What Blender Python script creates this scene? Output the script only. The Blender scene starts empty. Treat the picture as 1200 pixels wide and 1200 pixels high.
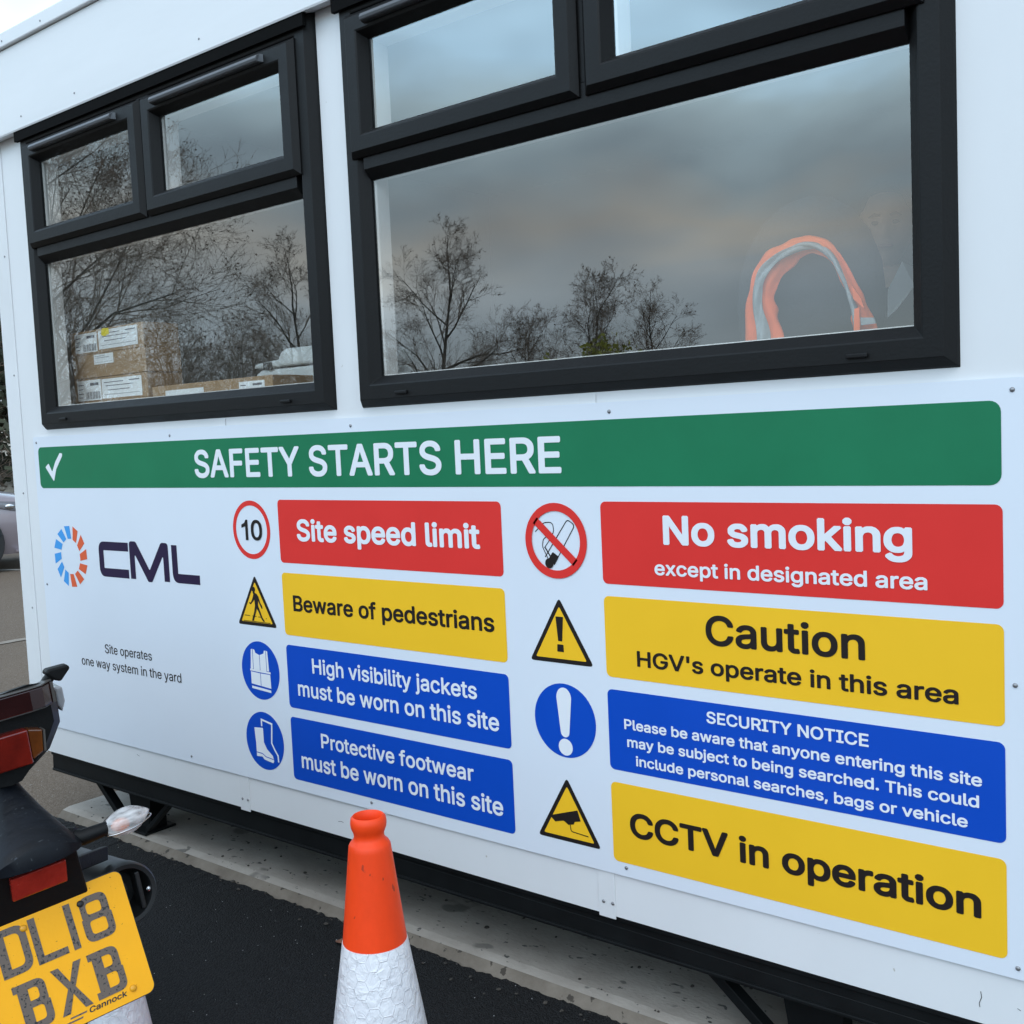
import bpy, bmesh, math, random, os
import numpy as np
from math import sin, cos, pi, radians as R, sqrt, atan2
from mathutils import Vector, Matrix
from mathutils.geometry import delaunay_2d_cdt
random.seed(7)
C = bpy.context.scene.collection
SC = bpy.context.scene

# ------------------------------------------------------------------ camera
CAM = Vector((0.0, -1.85, 1.30))
yaw, pitch, roll = R(-38.86), R(-4.328), R(-2.581)
fw = Vector((sin(yaw)*cos(pitch), cos(yaw)*cos(pitch), sin(pitch)))
r0 = Vector((cos(yaw), -sin(yaw), 0)); u0 = r0.cross(fw)
cr = cos(roll)*r0 + sin(roll)*u0
cu = -sin(roll)*r0 + cos(roll)*u0
cd = bpy.data.cameras.new('camera'); cam = bpy.data.objects.new('camera', cd); C.objects.link(cam)
cm = Matrix.Identity(4)
for i in range(3):
    cm[i][0], cm[i][1], cm[i][2], cm[i][3] = cr[i], cu[i], -fw[i], CAM[i]
cam.matrix_world = cm
cd.sensor_width = 36.0; cd.lens = 1271.5/1200*36.0
cd.clip_start = 0.02; cd.clip_end = 2000
SC.camera = cam

# ------------------------------------------------------------------ world, sun, exposure
W = bpy.data.worlds.new('World'); SC.world = W; W.use_nodes = True
nt = W.node_tree; nt.nodes.clear(); N = nt.nodes.new; L = nt.links.new
SUN_EL, SUN_AZ = R(48), R(150)          # azimuth clockwise from +Y
sky = N('ShaderNodeTexSky'); sky.sky_type = 'NISHITA'; sky.sun_disc = False
sky.sun_elevation = SUN_EL; sky.sun_rotation = SUN_AZ
bg1 = N('ShaderNodeBackground'); bg1.inputs['Strength'].default_value = 0.12; L(sky.outputs[0], bg1.inputs[0])
tc = N('ShaderNodeTexCoord'); sep = N('ShaderNodeSeparateXYZ'); L(tc.outputs['Generated'], sep.inputs[0])
mp = N('ShaderNodeMapping'); mp.inputs['Scale'].default_value = (1, 1, 2.8); L(tc.outputs['Generated'], mp.inputs[0])
nz = N('ShaderNodeTexNoise'); nz.inputs['Scale'].default_value = 3.2; nz.inputs['Detail'].default_value = 5; nz.inputs['Roughness'].default_value = .5
nz.inputs['Distortion'].default_value = .5; L(mp.outputs[0], nz.inputs['Vector'])
nz2 = N('ShaderNodeTexNoise'); nz2.inputs['Scale'].default_value = 2.0; nz2.inputs['Detail'].default_value = 4; nz2.inputs['Roughness'].default_value = .45
mp2 = N('ShaderNodeMapping'); mp2.inputs['Scale'].default_value = (1, 1, 2.3); mp2.inputs['Location'].default_value = (3.1, 1.7, .4)
L(tc.outputs['Generated'], mp2.inputs[0]); L(mp2.outputs[0], nz2.inputs['Vector'])
# cloud deck colour by height above the horizon, pushed about by noise
ad = N('ShaderNodeMath'); ad.operation = 'MULTIPLY_ADD'; L(nz.outputs[0], ad.inputs[0]); ad.inputs[1].default_value = .16; 
sb = N('ShaderNodeMath'); sb.operation = 'SUBTRACT'; L(sep.outputs[2], sb.inputs[0]); sb.inputs[1].default_value = .08; L(sb.outputs[0], ad.inputs[2])
rp = N('ShaderNodeValToRGB'); L(ad.outputs[0], rp.inputs[0]); cr_ = rp.color_ramp
stops = [(0.0, (1.05, 1.24, 1.42)), (.075, (1.00, 1.20, 1.37)), (.12, (1.12, 1.29, 1.42)), (.165, (1.42, 1.40, 1.31)), (.215, (1.12, 1.40, 1.56)), (.27, (1.50, 1.98, 2.25)), (.325, (2.05, 3.05, 3.9)), (.45, (1.8, 2.5, 3.15)), (.7, (1.2, 1.42, 1.7)), (1.0, (1.0, 1.2, 1.4))]
cr_.elements[0].position = 0; cr_.elements[1].position = 1
for k in range(len(stops)-2): cr_.elements.new(.05+.08*k)
SKYK = 0.30
for e, (p, c) in zip(cr_.elements, stops):
    e.position = p; e.color = (c[0]*SKYK, c[1]*SKYK, c[2]*SKYK, 1)
shade = N('ShaderNodeMapRange'); L(nz2.outputs[0], shade.inputs[0]); shade.inputs[1].default_value = .3; shade.inputs[2].default_value = .72
shade.inputs[3].default_value = .72; shade.inputs[4].default_value = 1.28
bg2 = N('ShaderNodeBackground'); L(rp.outputs[0], bg2.inputs[0])
shm = N('ShaderNodeMath'); shm.operation = 'DIVIDE'; L(shade.outputs[0], shm.inputs[0]); shm.inputs[1].default_value = SKYK
# the sky is brighter on the side behind the photographer
az = N('ShaderNodeMapRange'); az.interpolation_type = 'SMOOTHSTEP'; L(sep.outputs[1], az.inputs[0]); az.inputs[1].default_value = -.25; az.inputs[2].default_value = .45; az.inputs[3].default_value = 1.0; az.inputs[4].default_value = .58
azm = N('ShaderNodeMath'); azm.operation = 'MULTIPLY'; L(shm.outputs[0], azm.inputs[0]); L(az.outputs[0], azm.inputs[1]); L(azm.outputs[0], bg2.inputs[1])
mk = N('ShaderNodeMapRange'); L(nz2.outputs[0], mk.inputs[0]); mk.inputs[1].default_value = .34; mk.inputs[2].default_value = .56
mk.inputs[3].default_value = .35; mk.inputs[4].default_value = 1.0
mx = N('ShaderNodeMixShader'); L(mk.outputs[0], mx.inputs[0]); L(bg1.outputs[0], mx.inputs[1]); L(bg2.outputs[0], mx.inputs[2])
wo = N('ShaderNodeOutputWorld'); L(mx.outputs[0], wo.inputs[0])

sd = bpy.data.lights.new('sun', 'SUN'); sd.energy = 0.75; sd.angle = R(50); sd.color = (1, .96, .9)
sun = bpy.data.objects.new('sun', sd); C.objects.link(sun)
sdir = Vector((sin(SUN_AZ)*cos(SUN_EL), cos(SUN_AZ)*cos(SUN_EL), sin(SUN_EL)))
sun.rotation_euler = sdir.to_track_quat('Z', 'Y').to_euler(); sun.location = (3, -6, 8)
SC.view_settings.view_transform = 'Standard'; SC.view_settings.look = 'None'
SC.view_settings.exposure = 0.07; SC.view_settings.gamma = 1.0
SC.cycles.max_bounces = 8; SC.cycles.transparent_max_bounces = 12

# ------------------------------------------------------------------ materials
def mat(name, col, rough=.5, metal=0.0, var=0.0, vscale=8.0, bump=0.0, bscale=60.0, spec=.5, coat=0.0, col2=None, spots=None, stretch=None, alpha=None):
    m = bpy.data.materials.new(name); m.use_nodes = True
    t = m.node_tree; b = t.nodes['Principled BSDF']; n = t.nodes.new; l = t.links.new
    b.inputs['Base Color'].default_value = (*col, 1); b.inputs['Roughness'].default_value = rough; b.inputs['Metallic'].default_value = metal
    b.inputs['Specular IOR Level'].default_value = spec; b.inputs['Coat Weight'].default_value = coat
    co = n('ShaderNodeTexCoord').outputs['Object']
    if stretch:
        q = n('ShaderNodeMapping'); q.inputs['Scale'].default_value = stretch; l(co, q.inputs[0]); co = q.outputs[0]
    out = None
    if var or col2:
        z = n('ShaderNodeTexNoise'); z.inputs['Scale'].default_value = vscale; z.inputs['Detail'].default_value = 8; z.inputs['Roughness'].default_value = .62; l(co, z.inputs['Vector'])
        mr = n('ShaderNodeMapRange'); mr.inputs[1].default_value = .32; mr.inputs[2].default_value = .68; l(z.outputs[0], mr.inputs[0])
        x = n('ShaderNodeMix'); x.data_type = 'RGBA'; l(mr.outputs[0], x.inputs['Factor'])
        c2 = col2 if col2 else tuple(min(1, c*(1+var)) for c in col)
        c1 = col if col2 else tuple(c*(1-var) for c in col)
        x.inputs['A'].default_value = (*c1, 1); x.inputs['B'].default_value = (*c2, 1); out = x.outputs['Result']
        rr = n('ShaderNodeMapRange'); rr.inputs[3].default_value = max(0, rough-.08); rr.inputs[4].default_value = min(1, rough+.08); l(z.outputs[0], rr.inputs[0]); l(rr.outputs[0], b.inputs['Roughness'])
    if spots:                                       # list of (scale, threshold, colour)
        for sc_, th, c in spots:
            v = n('ShaderNodeTexNoise'); v.inputs['Scale'].default_value = sc_; v.inputs['Detail'].default_value = 3; l(co, v.inputs['Vector'])
            mr = n('ShaderNodeMapRange'); mr.inputs[1].default_value = th; mr.inputs[2].default_value = th+.025; l(v.outputs[0], mr.inputs[0])
            x = n('ShaderNodeMix'); x.data_type = 'RGBA'; l(mr.outputs[0], x.inputs['Factor'])
            if out: l(out, x.inputs['A'])
            else: x.inputs['A'].default_value = (*col, 1)
            x.inputs['B'].default_value = (*c, 1); out = x.outputs['Result']
    if out: l(out, b.inputs['Base Color'])
    if bump:
        z = n('ShaderNodeTexNoise'); z.inputs['Scale'].default_value = bscale; z.inputs['Detail'].default_value = 4; l(co, z.inputs['Vector'])
        bp = n('ShaderNodeBump'); bp.inputs['Strength'].default_value = bump; bp.inputs['Distance'].default_value = .004; l(z.outputs[0], bp.inputs['Height']); l(bp.outputs[0], b.inputs['Normal'])
    return m
M = {}
M['wall'] = mat('white plastisol steel', (.735, .745, .755), .42, var=.025, vscale=3, bump=.05, bscale=9, spots=[(55, .74, (.5, .48, .44))], stretch=(1, 1, .6))
M['skirt'] = M['wall']
M['trim'] = mat('white folded trim', (.72, .73, .74), .4, var=.03, vscale=4)
M['fascia'] = mat('white fascia steel', (.735, .745, .755), .45, var=.035, vscale=2.5, bump=.04, bscale=6, stretch=(.4, 1, 2))
M['board'] = mat('white composite sign sheet', (.715, .76, .825), .38, var=.012, vscale=3, spots=[(40, .78, (.55, .58, .62))])
M['green'] = mat('green vinyl', (.012, .175, .078), .38, var=.06, vscale=5, spec=.22)
M['red'] = mat('red vinyl', (.72, .036, .030), .42, var=.03, vscale=5, spec=.22)
M['yellow'] = mat('yellow vinyl', (.90, .515, .022), .42, var=.02, vscale=5, spec=.22)
M['blue'] = mat('blue vinyl', (.004, .068, .47), .38, var=.03, vscale=5, spec=.22)
M['white_ink'] = mat('white lettering vinyl', (.77, .79, .825), .42, spec=.22)
M['black_ink'] = mat('black lettering vinyl', (.017, .013, .012), .45, spec=.22)
M['navy'] = mat('navy vinyl', (.022, .012, .045), .42, spec=.22)
M['logo_blue'] = mat('sky blue vinyl', (.06, .32, .72), .42, spec=.22)
M['logo_orange'] = mat('orange red vinyl', (.72, .12, .045), .42, spec=.22)
M['upvc'] = mat('anthracite foiled upvc', (.0062, .0063, .0066), .50, spec=.22, var=.10, vscale=30, bump=.10, bscale=160, stretch=(1, 1, 1))
M['black_strip'] = mat('matt black strip', (.004, .004, .004), .9, spec=.1)
M['screw'] = mat('zinc screw', (.28, .28, .29), .45, metal=.7)
M['reveal'] = mat('white inner reveal', (.62, .60, .58), .5, var=.04, vscale=8)
M['steel_black'] = mat('black painted steel', (.0045, .0055, .006), .6, spec=.2, var=.3, vscale=10, bump=.15, bscale=40)
M['room'] = mat('grey vinyl wallboard', (.12, .12, .12), .7, var=.06, vscale=3)
M['end_wall'] = mat('grey green wallboard paled for window light', (.34, .35, .32), .7, var=.05)  # paler copy of the lining: strong window light is put into its colour
M['room_floor'] = mat('dark sheet vinyl floor', (.03, .032, .036), .5, var=.1)
M['roof'] = mat('grey roof felt', (.3, .31, .32), .8, var=.1)

def glass_mat():
    m = bpy.data.materials.new('window glass'); m.use_nodes = True; t = m.node_tree; t.nodes.clear(); n = t.nodes.new; l = t.links.new
    fr = n('ShaderNodeFresnel'); gm = n('ShaderNodeNewGeometry'); io = n('ShaderNodeMapRange'); l(gm.outputs['Backfacing'], io.inputs[0]); io.inputs[3].default_value = 2.5; io.inputs[4].default_value = 1/2.5; l(io.outputs[0], fr.inputs[0])
    tr = n('ShaderNodeBsdfTransparent'); tr.inputs[0].default_value = (.94, .96, .95, 1)
    gl = n('ShaderNodeBsdfGlossy'); gl.inputs['Roughness'].default_value = 0.0; gl.inputs[0].default_value = (.96, .98, .97, 1)
    mx = n('ShaderNodeMixShader'); l(fr.outputs[0], mx.inputs[0]); l(tr.outputs[0], mx.inputs[1]); l(gl.outputs[0], mx.inputs[2])
    o = n('ShaderNodeOutputMaterial'); l(mx.outputs[0], o.inputs[0]); return m
M['glass'] = glass_mat()
def clear_mat():
    m = bpy.data.materials.new('clear back face'); m.use_nodes = True; t = m.node_tree; t.nodes.clear(); n = t.nodes.new
    tr = n('ShaderNodeBsdfTransparent'); o = n('ShaderNodeOutputMaterial'); t.links.new(tr.outputs[0], o.inputs[0]); return m
M['clear'] = clear_mat()

# ------------------------------------------------------------------ helpers
class MB:
    def __init__(s): s.v = []; s.f = []; s.mi = []
    def add(s, vs, fs, mi=0):
        o = len(s.v); s.v += [tuple(v) for v in vs]; s.f += [tuple(i+o for i in f) for f in fs]; s.mi += [mi]*len(fs); return s
    def box(s, x0, x1, y0, y1, z0, z1, mi=0):
        v = [(x, y, z) for x in (x0, x1) for y in (y0, y1) for z in (z0, z1)]
        return s.add(v, [(0, 1, 3, 2), (4, 6, 7, 5), (0, 4, 5, 1), (2, 3, 7, 6), (0, 2, 6, 4), (1, 5, 7, 3)], mi)
    def obox(s, c, ax, ay, az, mi=0):                 # oriented box: centre and three half-axis vectors
        c, ax, ay, az = map(Vector, (c, ax, ay, az))
        v = [c+i*ax+j*ay+k*az for i in (-1, 1) for j in (-1, 1) for k in (-1, 1)]
        return s.add(v, [(0, 1, 3, 2), (4, 6, 7, 5), (0, 4, 5, 1), (2, 3, 7, 6), (0, 2, 6, 4), (1, 5, 7, 3)], mi)
    def bar(s, a, b, w, h, up=(0, 0, 1), mi=0):
        a, b = Vector(a), Vector(b); d = (b-a).normalized(); sd_ = d.cross(Vector(up)).normalized(); u = sd_.cross(d)
        return s.obox((a+b)/2, (b-a)/2, sd_*w/2, u*h/2, mi)
    def tube(s, pts, rad, n=8, caps=True, mi=0):
        pts = [Vector(p) for p in pts]; rad = rad if isinstance(rad, (list, tuple)) else [rad]*len(pts)
        rings = []; pu = None
        for i, p in enumerate(pts):
            d = (pts[min(i+1, len(pts)-1)]-pts[max(i-1, 0)]).normalized()
            if pu is None: pu = d.orthogonal().normalized()
            pu = (pu-d*pu.dot(d)).normalized(); q = d.cross(pu)
            rings.append([p+rad[i]*(cos(2*pi*k/n)*pu+sin(2*pi*k/n)*q) for k in range(n)])
        return s.loft(rings, caps, mi)
    def loft(s, rings, caps=True, mi=0):
        n = len(rings[0]); v = [p for r in rings for p in r]; f = []
        for i in range(len(rings)-1):
            for k in range(n):
                a, b = i*n+k, i*n+(k+1) % n; f.append((a, b, b+n, a+n))
        if caps: f.append(tuple(range(n-1, -1, -1))); f.append(tuple((len(rings)-1)*n+k for k in range(n)))
        return s.add(v, f, mi)
    def lathe(s, prof, n=32, o=(0, 0, 0), mi=0, ax=None):   # prof: (r, h); ax = (X, Y, Z) vectors
        X, Y, Z = ax if ax else (Vector((1, 0, 0)), Vector((0, 1, 0)), Vector((0, 0, 1))); o = Vector(o)
        rings = [[o+Z*h+X*(r*cos(2*pi*k/n))+Y*(r*sin(2*pi*k/n)) for k in range(n)] for r, h in prof]
        return s.loft(rings, False, mi)
    def ring(s, x0, x1, z0, z1, prof, mi=0):          # mitred rectangular frame; prof: (inset, y)
        rs = [[(x0+d, y, z0+d), (x1-d, y, z0+d), (x1-d, y, z1-d), (x0+d, y, z1-d)] for d, y in prof]
        v = [p for r in rs for p in r]; f = []
        for i in range(len(rs)-1):
            for k in range(4): a, b = i*4+k, i*4+(k+1) % 4; f.append((a, b, b+4, a+4))
        return s.add(v, f, mi)
    def prism(s, poly, y0, y1, mi=0, fmap=None):      # polygon in (x, z) pushed along y
        n = len(poly); fm = fmap or (lambda x, y, z: (x, y, z))
        v = [fm(x, y0, z) for x, z in poly]+[fm(x, y1, z) for x, z in poly]
        f = [tuple(range(n)), tuple(range(2*n-1, n-1, -1))]+[(k, k+n, (k+1) % n+n, (k+1) % n) for k in range(n)]
        return s.add(v, f, mi)
    def ell(s, c, r, nu=16, nv=10, mi=0, fn=None):
        c = Vector(c); v = []; f = []
        for j in range(nv+1):
            th = pi*j/nv
            for i in range(nu):
                ph = 2*pi*i/nu; d = Vector((sin(th)*cos(ph), sin(th)*sin(ph), cos(th)))
                p = Vector((d.x*r[0], d.y*r[1], d.z*r[2]))
                if fn: p = fn(d, p)
                v.append(c+p)
        for j in range(nv):
            for i in range(nu):
                a, b = j*nu+i, j*nu+(i+1) % nu; f.append((a, a+nu, b+nu, b))
        return s.add(v, f, mi)
    def build(s, name, mats, parent=None, smooth=False, bevel=0, wn=False, mw=None, clean=True):
        me = bpy.data.meshes.new(name); me.from_pydata(s.v, [], s.f)
        for m in (mats if isinstance(mats, (list, tuple)) else [mats]): me.materials.append(m)
        for p, k in zip(me.polygons, s.mi): p.material_index = k
        if clean:
            bm = bmesh.new(); bm.from_mesh(me)
            bmesh.ops.remove_doubles(bm, verts=bm.verts, dist=1e-6)
            bmesh.ops.dissolve_degenerate(bm, edges=bm.edges, dist=1e-7)
            bmesh.ops.recalc_face_normals(bm, faces=bm.faces); bm.to_mesh(me); bm.free()
        return link(name, me, parent, smooth, bevel, mw)
def link(name, me, parent=None, smooth=False, bevel=0, mw=None):
    o = bpy.data.objects.new(name, me); C.objects.link(o)
    if mw is not None: o.matrix_world = mw
    if parent is not None: o.parent = parent
    if smooth:
        for p in me.polygons: p.use_smooth = True
        if smooth is not True:
            me.set_sharp_from_angle(angle=R(smooth))
    if bevel:
        b = o.modifiers.new('bevel', 'BEVEL'); b.width = bevel; b.segments = 2; b.limit_method = 'ANGLE'; b.angle_limit = R(35)
    return o
def thing(name, label, cat, loc=(0, 0, 0), rz=0, group=None):
    o = bpy.data.objects.new(name, None); C.objects.link(o); o.empty_display_size = .1
    o.location = loc; o.rotation_euler = (0, 0, rz); o['label'] = label; o['category'] = cat
    if group: o['group'] = group
    return o
def tag(o, label, cat, group=None):
    o['label'] = label; o['category'] = cat
    if group: o['group'] = group
    return o
def struct(o): o['kind'] = 'structure'; return o
def stuff(o): o['kind'] = 'stuff'; return o

# 2-D vinyl: flat shapes in (x, z) laid on the plane y. Each solid outline is filled with the holes inside it.
def winding(P, loops):                                # winding number of every point about all the loops
    w = np.zeros(len(P)); x, y = P[:, 0][:, None], P[:, 1][:, None]
    for l in loops:
        A = np.array(l); B = np.roll(A, -1, 0); ax, ay, bx, by = A[:, 0], A[:, 1], B[:, 0], B[:, 1]
        cr = (bx-ax)*(y-ay)-(by-ay)*(x-ax)
        w += ((ay <= y) & (by > y) & (cr > 0)).sum(1)-((ay > y) & (by <= y) & (cr < 0)).sum(1)
    return w
def fill(loops, odd=True):                            # loops of (x, z) -> verts, triangles; even-odd or non-zero
    L2 = []
    for l in loops:
        q = [p for i, p in enumerate(l) if (p[0]-l[i-1][0])**2+(p[1]-l[i-1][1])**2 > 1e-12]
        if len(q) > 2: L2.append(q)
    V, E = [], []
    for l in L2:
        o = len(V); V += [Vector(p) for p in l]; E += [(o+i, o+(i+1) % len(l)) for i in range(len(l))]
    ov, _, of, _, _, _ = delaunay_2d_cdt(V, E, [], 0, 1e-7)
    ov = [(v.x, v.y) for v in ov]; cen = np.array([[sum(ov[i][k] for i in f)/3 for k in (0, 1)] for f in of])
    w = winding(cen, L2); keep = (np.abs(w) % 2 > .5) if odd else (np.abs(w) > .5); F = []
    for f, k in zip(of, keep):
        if not k: continue
        a, b, c = (ov[i] for i in f); ar = (b[0]-a[0])*(c[1]-a[1])-(c[0]-a[0])*(b[1]-a[1])
        if abs(ar) > 1e-14: F.append(tuple(f) if ar > 0 else tuple(f)[::-1])
    return ov, F
def flat(name, V, F, m, parent):
    me = bpy.data.meshes.new(name); me.from_pydata(V, [], F); me.materials.append(m); return link(name, me, parent)
def vinyl(name, loops, m, parent, y):
    V, F = fill(loops); return flat(name, [(x, y, z) for x, z in V], F, m, parent)
_fp = os.path.join(bpy.utils.system_resource('DATAFILES', path='fonts'), 'Inter.woff2')
try: FONT = bpy.data.fonts.load(_fp)
except Exception: FONT = None
_cap = {}
def text_groups(s):
    cu = bpy.data.curves.new('t', 'FONT'); cu.body = s
    if FONT: cu.font = FONT
    t = bpy.data.objects.new('temp', cu); C.objects.link(t); bpy.context.view_layer.update()
    cc = t.to_curve(bpy.context.evaluated_depsgraph_get()); loops = []
    for sp in cc.splines:
        P = []
        if sp.type == 'BEZIER':
            n = len(sp.bezier_points)
            for i in range(n):
                a, b = sp.bezier_points[i], sp.bezier_points[(i+1) % n]
                p0, p1, p2, p3 = a.co, a.handle_right, b.handle_left, b.co
                straight = abs((p1-p0).cross(p3-p0).z) < 1e-7 and abs((p2-p0).cross(p3-p0).z) < 1e-7
                for k in range(1 if straight else 5):
                    u = k/5; q = p0*(1-u)**3+p1*3*u*(1-u)**2+p2*3*u*u*(1-u)+p3*u**3; P.append((q.x, q.y))
        else: P = [(p.co.x, p.co.y) for p in sp.points]
        Q = []
        for p in P:
            if not Q or (p[0]-Q[-1][0])**2+(p[1]-Q[-1][1])**2 > 1e-9: Q.append(p)
        if len(Q) > 2: loops.append(Q)
    t.to_curve_clear(); bpy.data.objects.remove(t); bpy.data.curves.remove(cu)
    return loops
def text(s, x0, x1, z, cap, m, parent, y, off=.022, name='lettering', shear=0.0):
    if 'H' not in _cap: _cap['H'] = max(v[1] for l in text_groups('H') for v in l)
    V, F = fill(text_groups(s), False); c0, c1 = -off, _cap['H']+off
    a = min(v[0] for v in V)-off; b = max(v[0] for v in V)+off; VV, FF = [], []
    for k in range(9):                                # emboldened: the outline laid down nine times round a small circle
        dx, dz = (0, 0) if k == 8 else (cos(pi*k/4+.39)*off, sin(pi*k/4+.39)*off); o = len(VV)
        for vx, vz in V:
            zz = (vz+dz-c0)/(c1-c0)*cap
            VV.append((x0+(vx+dx-a)/(b-a)*(x1-x0)+shear*zz, y-.00004*k, z+zz))
        FF += [tuple(i+o for i in f) for f in F]
    return flat(name, VV, FF, m, parent)
def rrect(x0, x1, z0, z1, r, n=5):
    out = []
    for cx, cz, a in ((x1-r, z1-r, 0), (x0+r, z1-r, 90), (x0+r, z0+r, 180), (x1-r, z0+r, 270)):
        for i in range(n+1): t = R(a+90*i/n); out.append((cx+r*cos(t), cz+r*sin(t)))
    return out
def circ(x, z, r, n=48): return [(x+r*cos(2*pi*i/n), z+r*sin(2*pi*i/n)) for i in range(n)]
def rpoly(pts, r, n=5, closed=True):                  # polygon / polyline with rounded corners
    out = []; m = len(pts); rr = r if isinstance(r, (list, tuple)) else [r]*m
    for i, p in enumerate(pts):
        if not closed and i in (0, m-1): out.append(tuple(p)); continue
        P = Vector(p); A = Vector(pts[i-1]); B = Vector(pts[(i+1) % m]); r_ = rr[i]
        a = (A-P); b = (B-P); la, lb = a.length, b.length; a.normalize(); b.normalize()
        ang = math.acos(max(-1, min(1, a.dot(b)))); d = min(r_/max(math.tan(ang/2), 1e-4), la*.49, lb*.49)
        p0, p1 = P+a*d, P+b*d
        for k in range(n+1):
            t = k/n; q = p0*(1-t)**2+P*2*t*(1-t)+p1*t*t; out.append((q.x, q.y))
    return out
def stroke(pts, w, closed=False, r=0.0):
    P = [Vector(p) for p in pts]; n = len(P); Lp, Rp, lr, rr_ = [], [], [], []
    for i in range(n):
        a = P[i]-P[i-1] if (i > 0 or closed) else P[1]-P[0]
        b = P[(i+1) % n]-P[i] if (i < n-1 or closed) else P[-1]-P[-2]
        a.normalize(); b.normalize(); na = Vector((-a.y, a.x)); nb = Vector((-b.y, b.x)); m_ = na+nb
        if m_.length < 1e-6: m_ = na
        m_.normalize(); k = w/2/max(.35, m_.dot(na)); Lp.append(tuple(P[i]+m_*k)); Rp.append(tuple(P[i]-m_*k))
        tl = a.x*b.y-a.y*b.x > 0                     # turning left: left side is the inside of the bend
        lr.append(max(r-w/2, w*.05) if tl else r+w/2); rr_.append(max(r-w/2, w*.05) if not tl else r+w/2)
    if r and not closed: Lp = rpoly(Lp, lr, 8, False); Rp = rpoly(Rp, rr_, 8, False)
    return [Lp, Rp] if closed else [Lp+Rp[::-1]]

# ------------------------------------------------------------------ ground
def ground_mat(name, base, c2, agg, aggc, fleck, rough=.85, bump=.6):
    m = bpy.data.materials.new(name); m.use_nodes = True; t = m.node_tree; b = t.nodes['Principled BSDF']; n = t.nodes.new; l = t.links.new
    co = n('ShaderNodeTexCoord').outputs['Object']
    z = n('ShaderNodeTexNoise'); z.inputs['Scale'].default_value = 1.3; z.inputs['Detail'].default_value = 8; l(co, z.inputs[0])
    x = n('ShaderNodeMix'); x.data_type = 'RGBA'; l(z.outputs[0], x.inputs['Factor']); x.inputs['A'].default_value = (*base, 1); x.inputs['B'].default_value = (*c2, 1)
    v = n('ShaderNodeTexVoronoi'); v.inputs['Scale'].default_value = agg; l(co, v.inputs['Vector'])
    sp = n('ShaderNodeSeparateColor'); l(v.outputs['Color'], sp.inputs[0])
    mr = n('ShaderNodeMapRange'); mr.inputs[1].default_value = .25; mr.inputs[2].default_value = 1.0; l(sp.outputs[0], mr.inputs[0])
    x2 = n('ShaderNodeMix'); x2.data_type = 'RGBA'; l(mr.outputs[0], x2.inputs['Factor']); l(x.outputs['Result'], x2.inputs['A']); x2.inputs['B'].default_value = (*aggc, 1)
    gt = n('ShaderNodeMath'); gt.operation = 'GREATER_THAN'; gt.inputs[1].default_value = fleck; l(sp.outputs[1], gt.inputs[0])
    gn = n('ShaderNodeMath'); gn.operation = 'MULTIPLY'; l(gt.outputs[0], gn.inputs[0])
    lt = n('ShaderNodeMath'); lt.operation = 'LESS_THAN'; lt.inputs[1].default_value = .32; l(v.outputs['Distance'], lt.inputs[0]); l(lt.outputs[0], gn.inputs[1])
    x3 = n('ShaderNodeMix'); x3.data_type = 'RGBA'; l(gn.outputs[0], x3.inputs['Factor']); l(x2.outputs['Result'], x3.inputs['A']); x3.inputs['B'].default_value = (.5, .5, .5, 1)
    l(x3.outputs['Result'], b.inputs['Base Color']); b.inputs['Roughness'].default_value = rough; b.inputs['Specular IOR Level'].default_value = .25
    z2 = n('ShaderNodeTexNoise'); z2.inputs['Scale'].default_value = agg*.45; z2.inputs['Detail'].default_value = 4; l(co, z2.inputs[0])
    am = n('ShaderNodeMath'); am.operation = 'SUBTRACT'; l(z2.outputs[0], am.inputs[0]); l(v.outputs['Distance'], am.inputs[1])
    bp = n('ShaderNodeBump'); bp.inputs['Strength'].default_value = bump; bp.inputs['Distance'].default_value = .005; l(am.outputs[0], bp.inputs['Height']); l(bp.outputs[0], b.inputs['Normal'])
    return m
M['old_asphalt'] = ground_mat('worn brown asphalt', (.100, .072, .050), (.150, .112, .080), 170, (.19, .148, .112), .988)
M['tarmac'] = ground_mat('fresh black tarmac', (.006, .006, .0065), (.011, .011, .0115), 230, (.017, .017, .0175), .9965, .8, .9)
M['line'] = mat('worn white road paint', (.62, .60, .56), .7, col2=(.40, .36, .32), vscale=14)
M['concrete'] = mat('pale cast concrete', (.29, .26, .225), .9, col2=(.41, .375, .33), vscale=7, bump=.35, bscale=90, spots=[(38, .67, (.09, .085, .08)), (13, .68, (.15, .14, .125)), (90, .70, (.13, .12, .11)), (4.5, .64, (.19, .175, .155))], stretch=(.8, 1.3, 1))
g = MB(); S = 400
g.add([(-S, -S, 0), (S, -S, 0), (S, S, 0), (-S, S, 0)], [(0, 1, 2, 3)])
struct(g.build('ground', M['old_asphalt']))
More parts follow.
